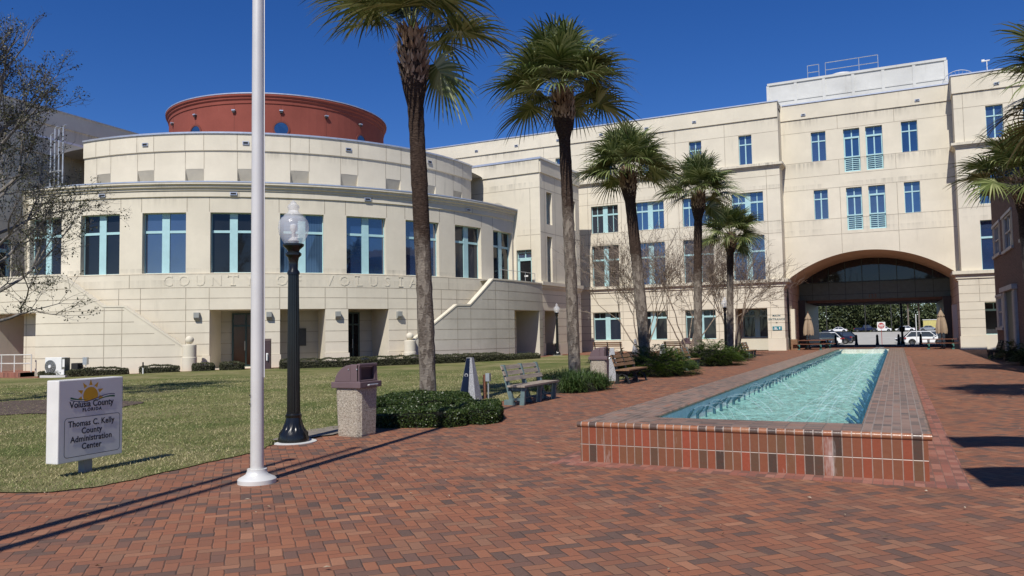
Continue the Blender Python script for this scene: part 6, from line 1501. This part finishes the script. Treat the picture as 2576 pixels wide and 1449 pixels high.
c_ws = car('sedan', WHT, 'white sedan parked across the far end behind the red sign', -3.4, 223, D2R(180))
dup(c_ws, (1.9, 227, gz(0, 227)), D2R(180), 'white sedan farther back, right of the red sign'); dup(c_s, (7.4, 225, gz(0, 225)), 0, 'silver sedan in the far row right of the dark column')
dup(c_b, (2.1, 118.5, gz(0, 118)), D2R(180), 'black crossover left of and behind the white crossover'); dup(c_w, (4.9, 112.8, gz(0, 112)), 0, 'second white crossover directly behind the nearest white one'); dup(c_ws, (2.5, 130, gz(0, 130)), D2R(180), 'white sedan in the right row behind the black crossover')
dup(c_s, (2.0, 124.5, gz(0, 125)), D2R(180), 'silver sedan in the middle of the right row'); dup(c_ws, (6.4, 140, gz(0, 140)), 0, 'white sedan near the right edge of the lot below the yellow trailer')
dup(c_ws, (-14.2, 228, gz(0, 228)), D2R(180), 'white sedan behind and left of the far navy pickup')
# yellow box trailer, light poles
t = thing('box_trailer', 'pale yellow box trailer beyond the parked cars on the right', 'trailer', (8.6, 236, gz(0, 236))); mb = MB(); mb.box(-2.3, 2.3, -1.1, 1.1, .7, 2.9); bevel(mb.build('cargo_box', mat_plain('pale_yellow', (.60, .52, .18), .5), t), .06); mb = MB(); mb.box(-2.4, 2.4, -1.2, 1.2, 2.9, 3.05); mb.build('roof', M['white'], t)
for x_ in (-1.4, 1.4):
    mb = MB(); n_ = 16; mb.add([(x_ + .5 * math.cos(2 * math.pi * j / n_), yy, .5 + .5 * math.sin(2 * math.pi * j / n_)) for yy in (-1.25, -1.0) for j in range(n_)], [(j, (j + 1) % n_, n_ + (j + 1) % n_, n_ + j) for j in range(n_)] + [tuple(range(n_))]); mb.build('wheel', M['tyre'], t)
def lot_pole(x, y, h, label, lamp_=True):
    t = thing('light_pole', label, 'light pole', (x, y, gz(x, y))); mb = MB(); mb.tube([(0, 0, 0), (0, 0, h)], [.12, .08], 10); mb.build('pole', M['bronze_and_shade'], t)
    if lamp_: mb = MB(); mb.box(-.9, -.1, -.2, .2, h - .1, h + .08); mb.build('lamp_head', M['bronze_and_shade'], t)
lot_pole(-7.0, 216, 11, 'tall dark light pole rising behind the red sign among the trees'); lot_pole(-1.1, 212, 11, 'tall dark light pole just right of the red sign among the trees'); lot_pole(-15.9, 214, 11, 'dark light pole beyond the navy pickups')
# distant trees behind the lot
M['farleaf'] = mat_blade('distant_tree_leaves', (.018, .030, .010), (.045, .062, .020), (.10, .115, .045), .7); M['farbark'] = mat_plain('distant_bark', (.10, .085, .07), .9)
def bigtree(x, y, H, R, label, seed, n=6500):
    rr = random.Random(seed); rng = np.random.default_rng(seed); t = thing('broadleaf_tree', label, 'tree', (x, y, gz(x, y)), 0, 'trees behind the parking lot'); mb = MB(); lobes = []
    mb.tube([(0, 0, 0), (.1, 0, H * .3), (.0, .1, H * .55)], [.35, .28, .18], 8)
    for i in range(13):
        a = rr.uniform(0, 6.283); q = rr.uniform(.25, .8) * R; z = H * rr.uniform(.28, .9); c = (q * math.cos(a) * (1.1 - z / H * .5), q * math.sin(a) * (1.1 - z / H * .5), z); lobes.append((c, R * rr.uniform(.28, .48))); mb.tube([(0, 0, H * rr.uniform(.2, .5)), (c[0] * .5, c[1] * .5, c[2] * .85), c], [.14, .09, .04], 5)
    mb.build('trunk', M['farbark'], t, fix=False); P = []
    for c, r_ in lobes: m = n // 13; v = rnd_unit(m, rng); P.append(np.array(c) + v * (r_ * rng.uniform(.55, 1.1, m) ** .6)[:, None] * np.array([1, 1, .75]))
    P = np.vstack(P); U, Wd = leaf_arrays(P, .62, .35, rng); quads_mesh('crown', P, U, Wd, M['farleaf'], t)
TL_ = [(-40, 252, 19, 9), (-27, 246, 16, 8), (-17, 255, 20, 9), (-8, 245, 15, 7.5), (2, 253, 18, 8.5), (13, 257, 18, 8.5), (23, 250, 16, 8), (-47, 242, 16, 8), (-23, 272, 24, 10), (-3, 274, 24, 10), (17, 276, 23, 10), (-40, 275, 22, 10), (33, 262, 18, 9)]
TN = ['far left', 'second from the left', 'tall and dark, behind the navy pickup', 'lower, behind the red sign', 'wide, right of the red sign', 'beyond the right row of cars', 'behind the yellow trailer', 'hidden at the left end', 'tallest at the back left', 'tallest at the back centre', 'tallest at the back right', 'back row at the left end', 'at the right end']
for i, (a, b, c, d) in enumerate(TL_): bigtree(a, b, c, d, 'dark green broadleaf tree behind the lot, ' + TN[i], 200 + i)
palm(2.8, 232, 10, 3.0, (0, 0), 'small distant palm behind the right row of parked cars', 71, 30, .2, (1, .36), (.6, 0), .5); palm(5.4, 234, 9, 2.8, (0, 0), 'second small distant palm left of the yellow trailer', 72, 28, .2, (1, .36), (.6, 0), .5)
# undergrowth below the far trees
rng = np.random.default_rng(5); m = 30000; P = np.c_[rng.uniform(-60, 45, m), rng.uniform(241, 247, m), rng.uniform(0, 1, m) ** 1.3 * 7.5 + .5]; U, Wd = leaf_arrays(P, .8, .35, rng)
tag(quads_mesh('undergrowth', P, U, Wd, M['farleaf']), 'dark undergrowth below the trees behind the parking lot', 'bushes', kind='stuff')
mb = MB(); mb.box(-80, 70, 249, 249.4, .3, 4.5); tag(mb.build('wood_fence', mat_plain('dark_fence', (.05, .045, .035), .9)), 'dark board fence closing the far side of the lot under the trees', 'fence')
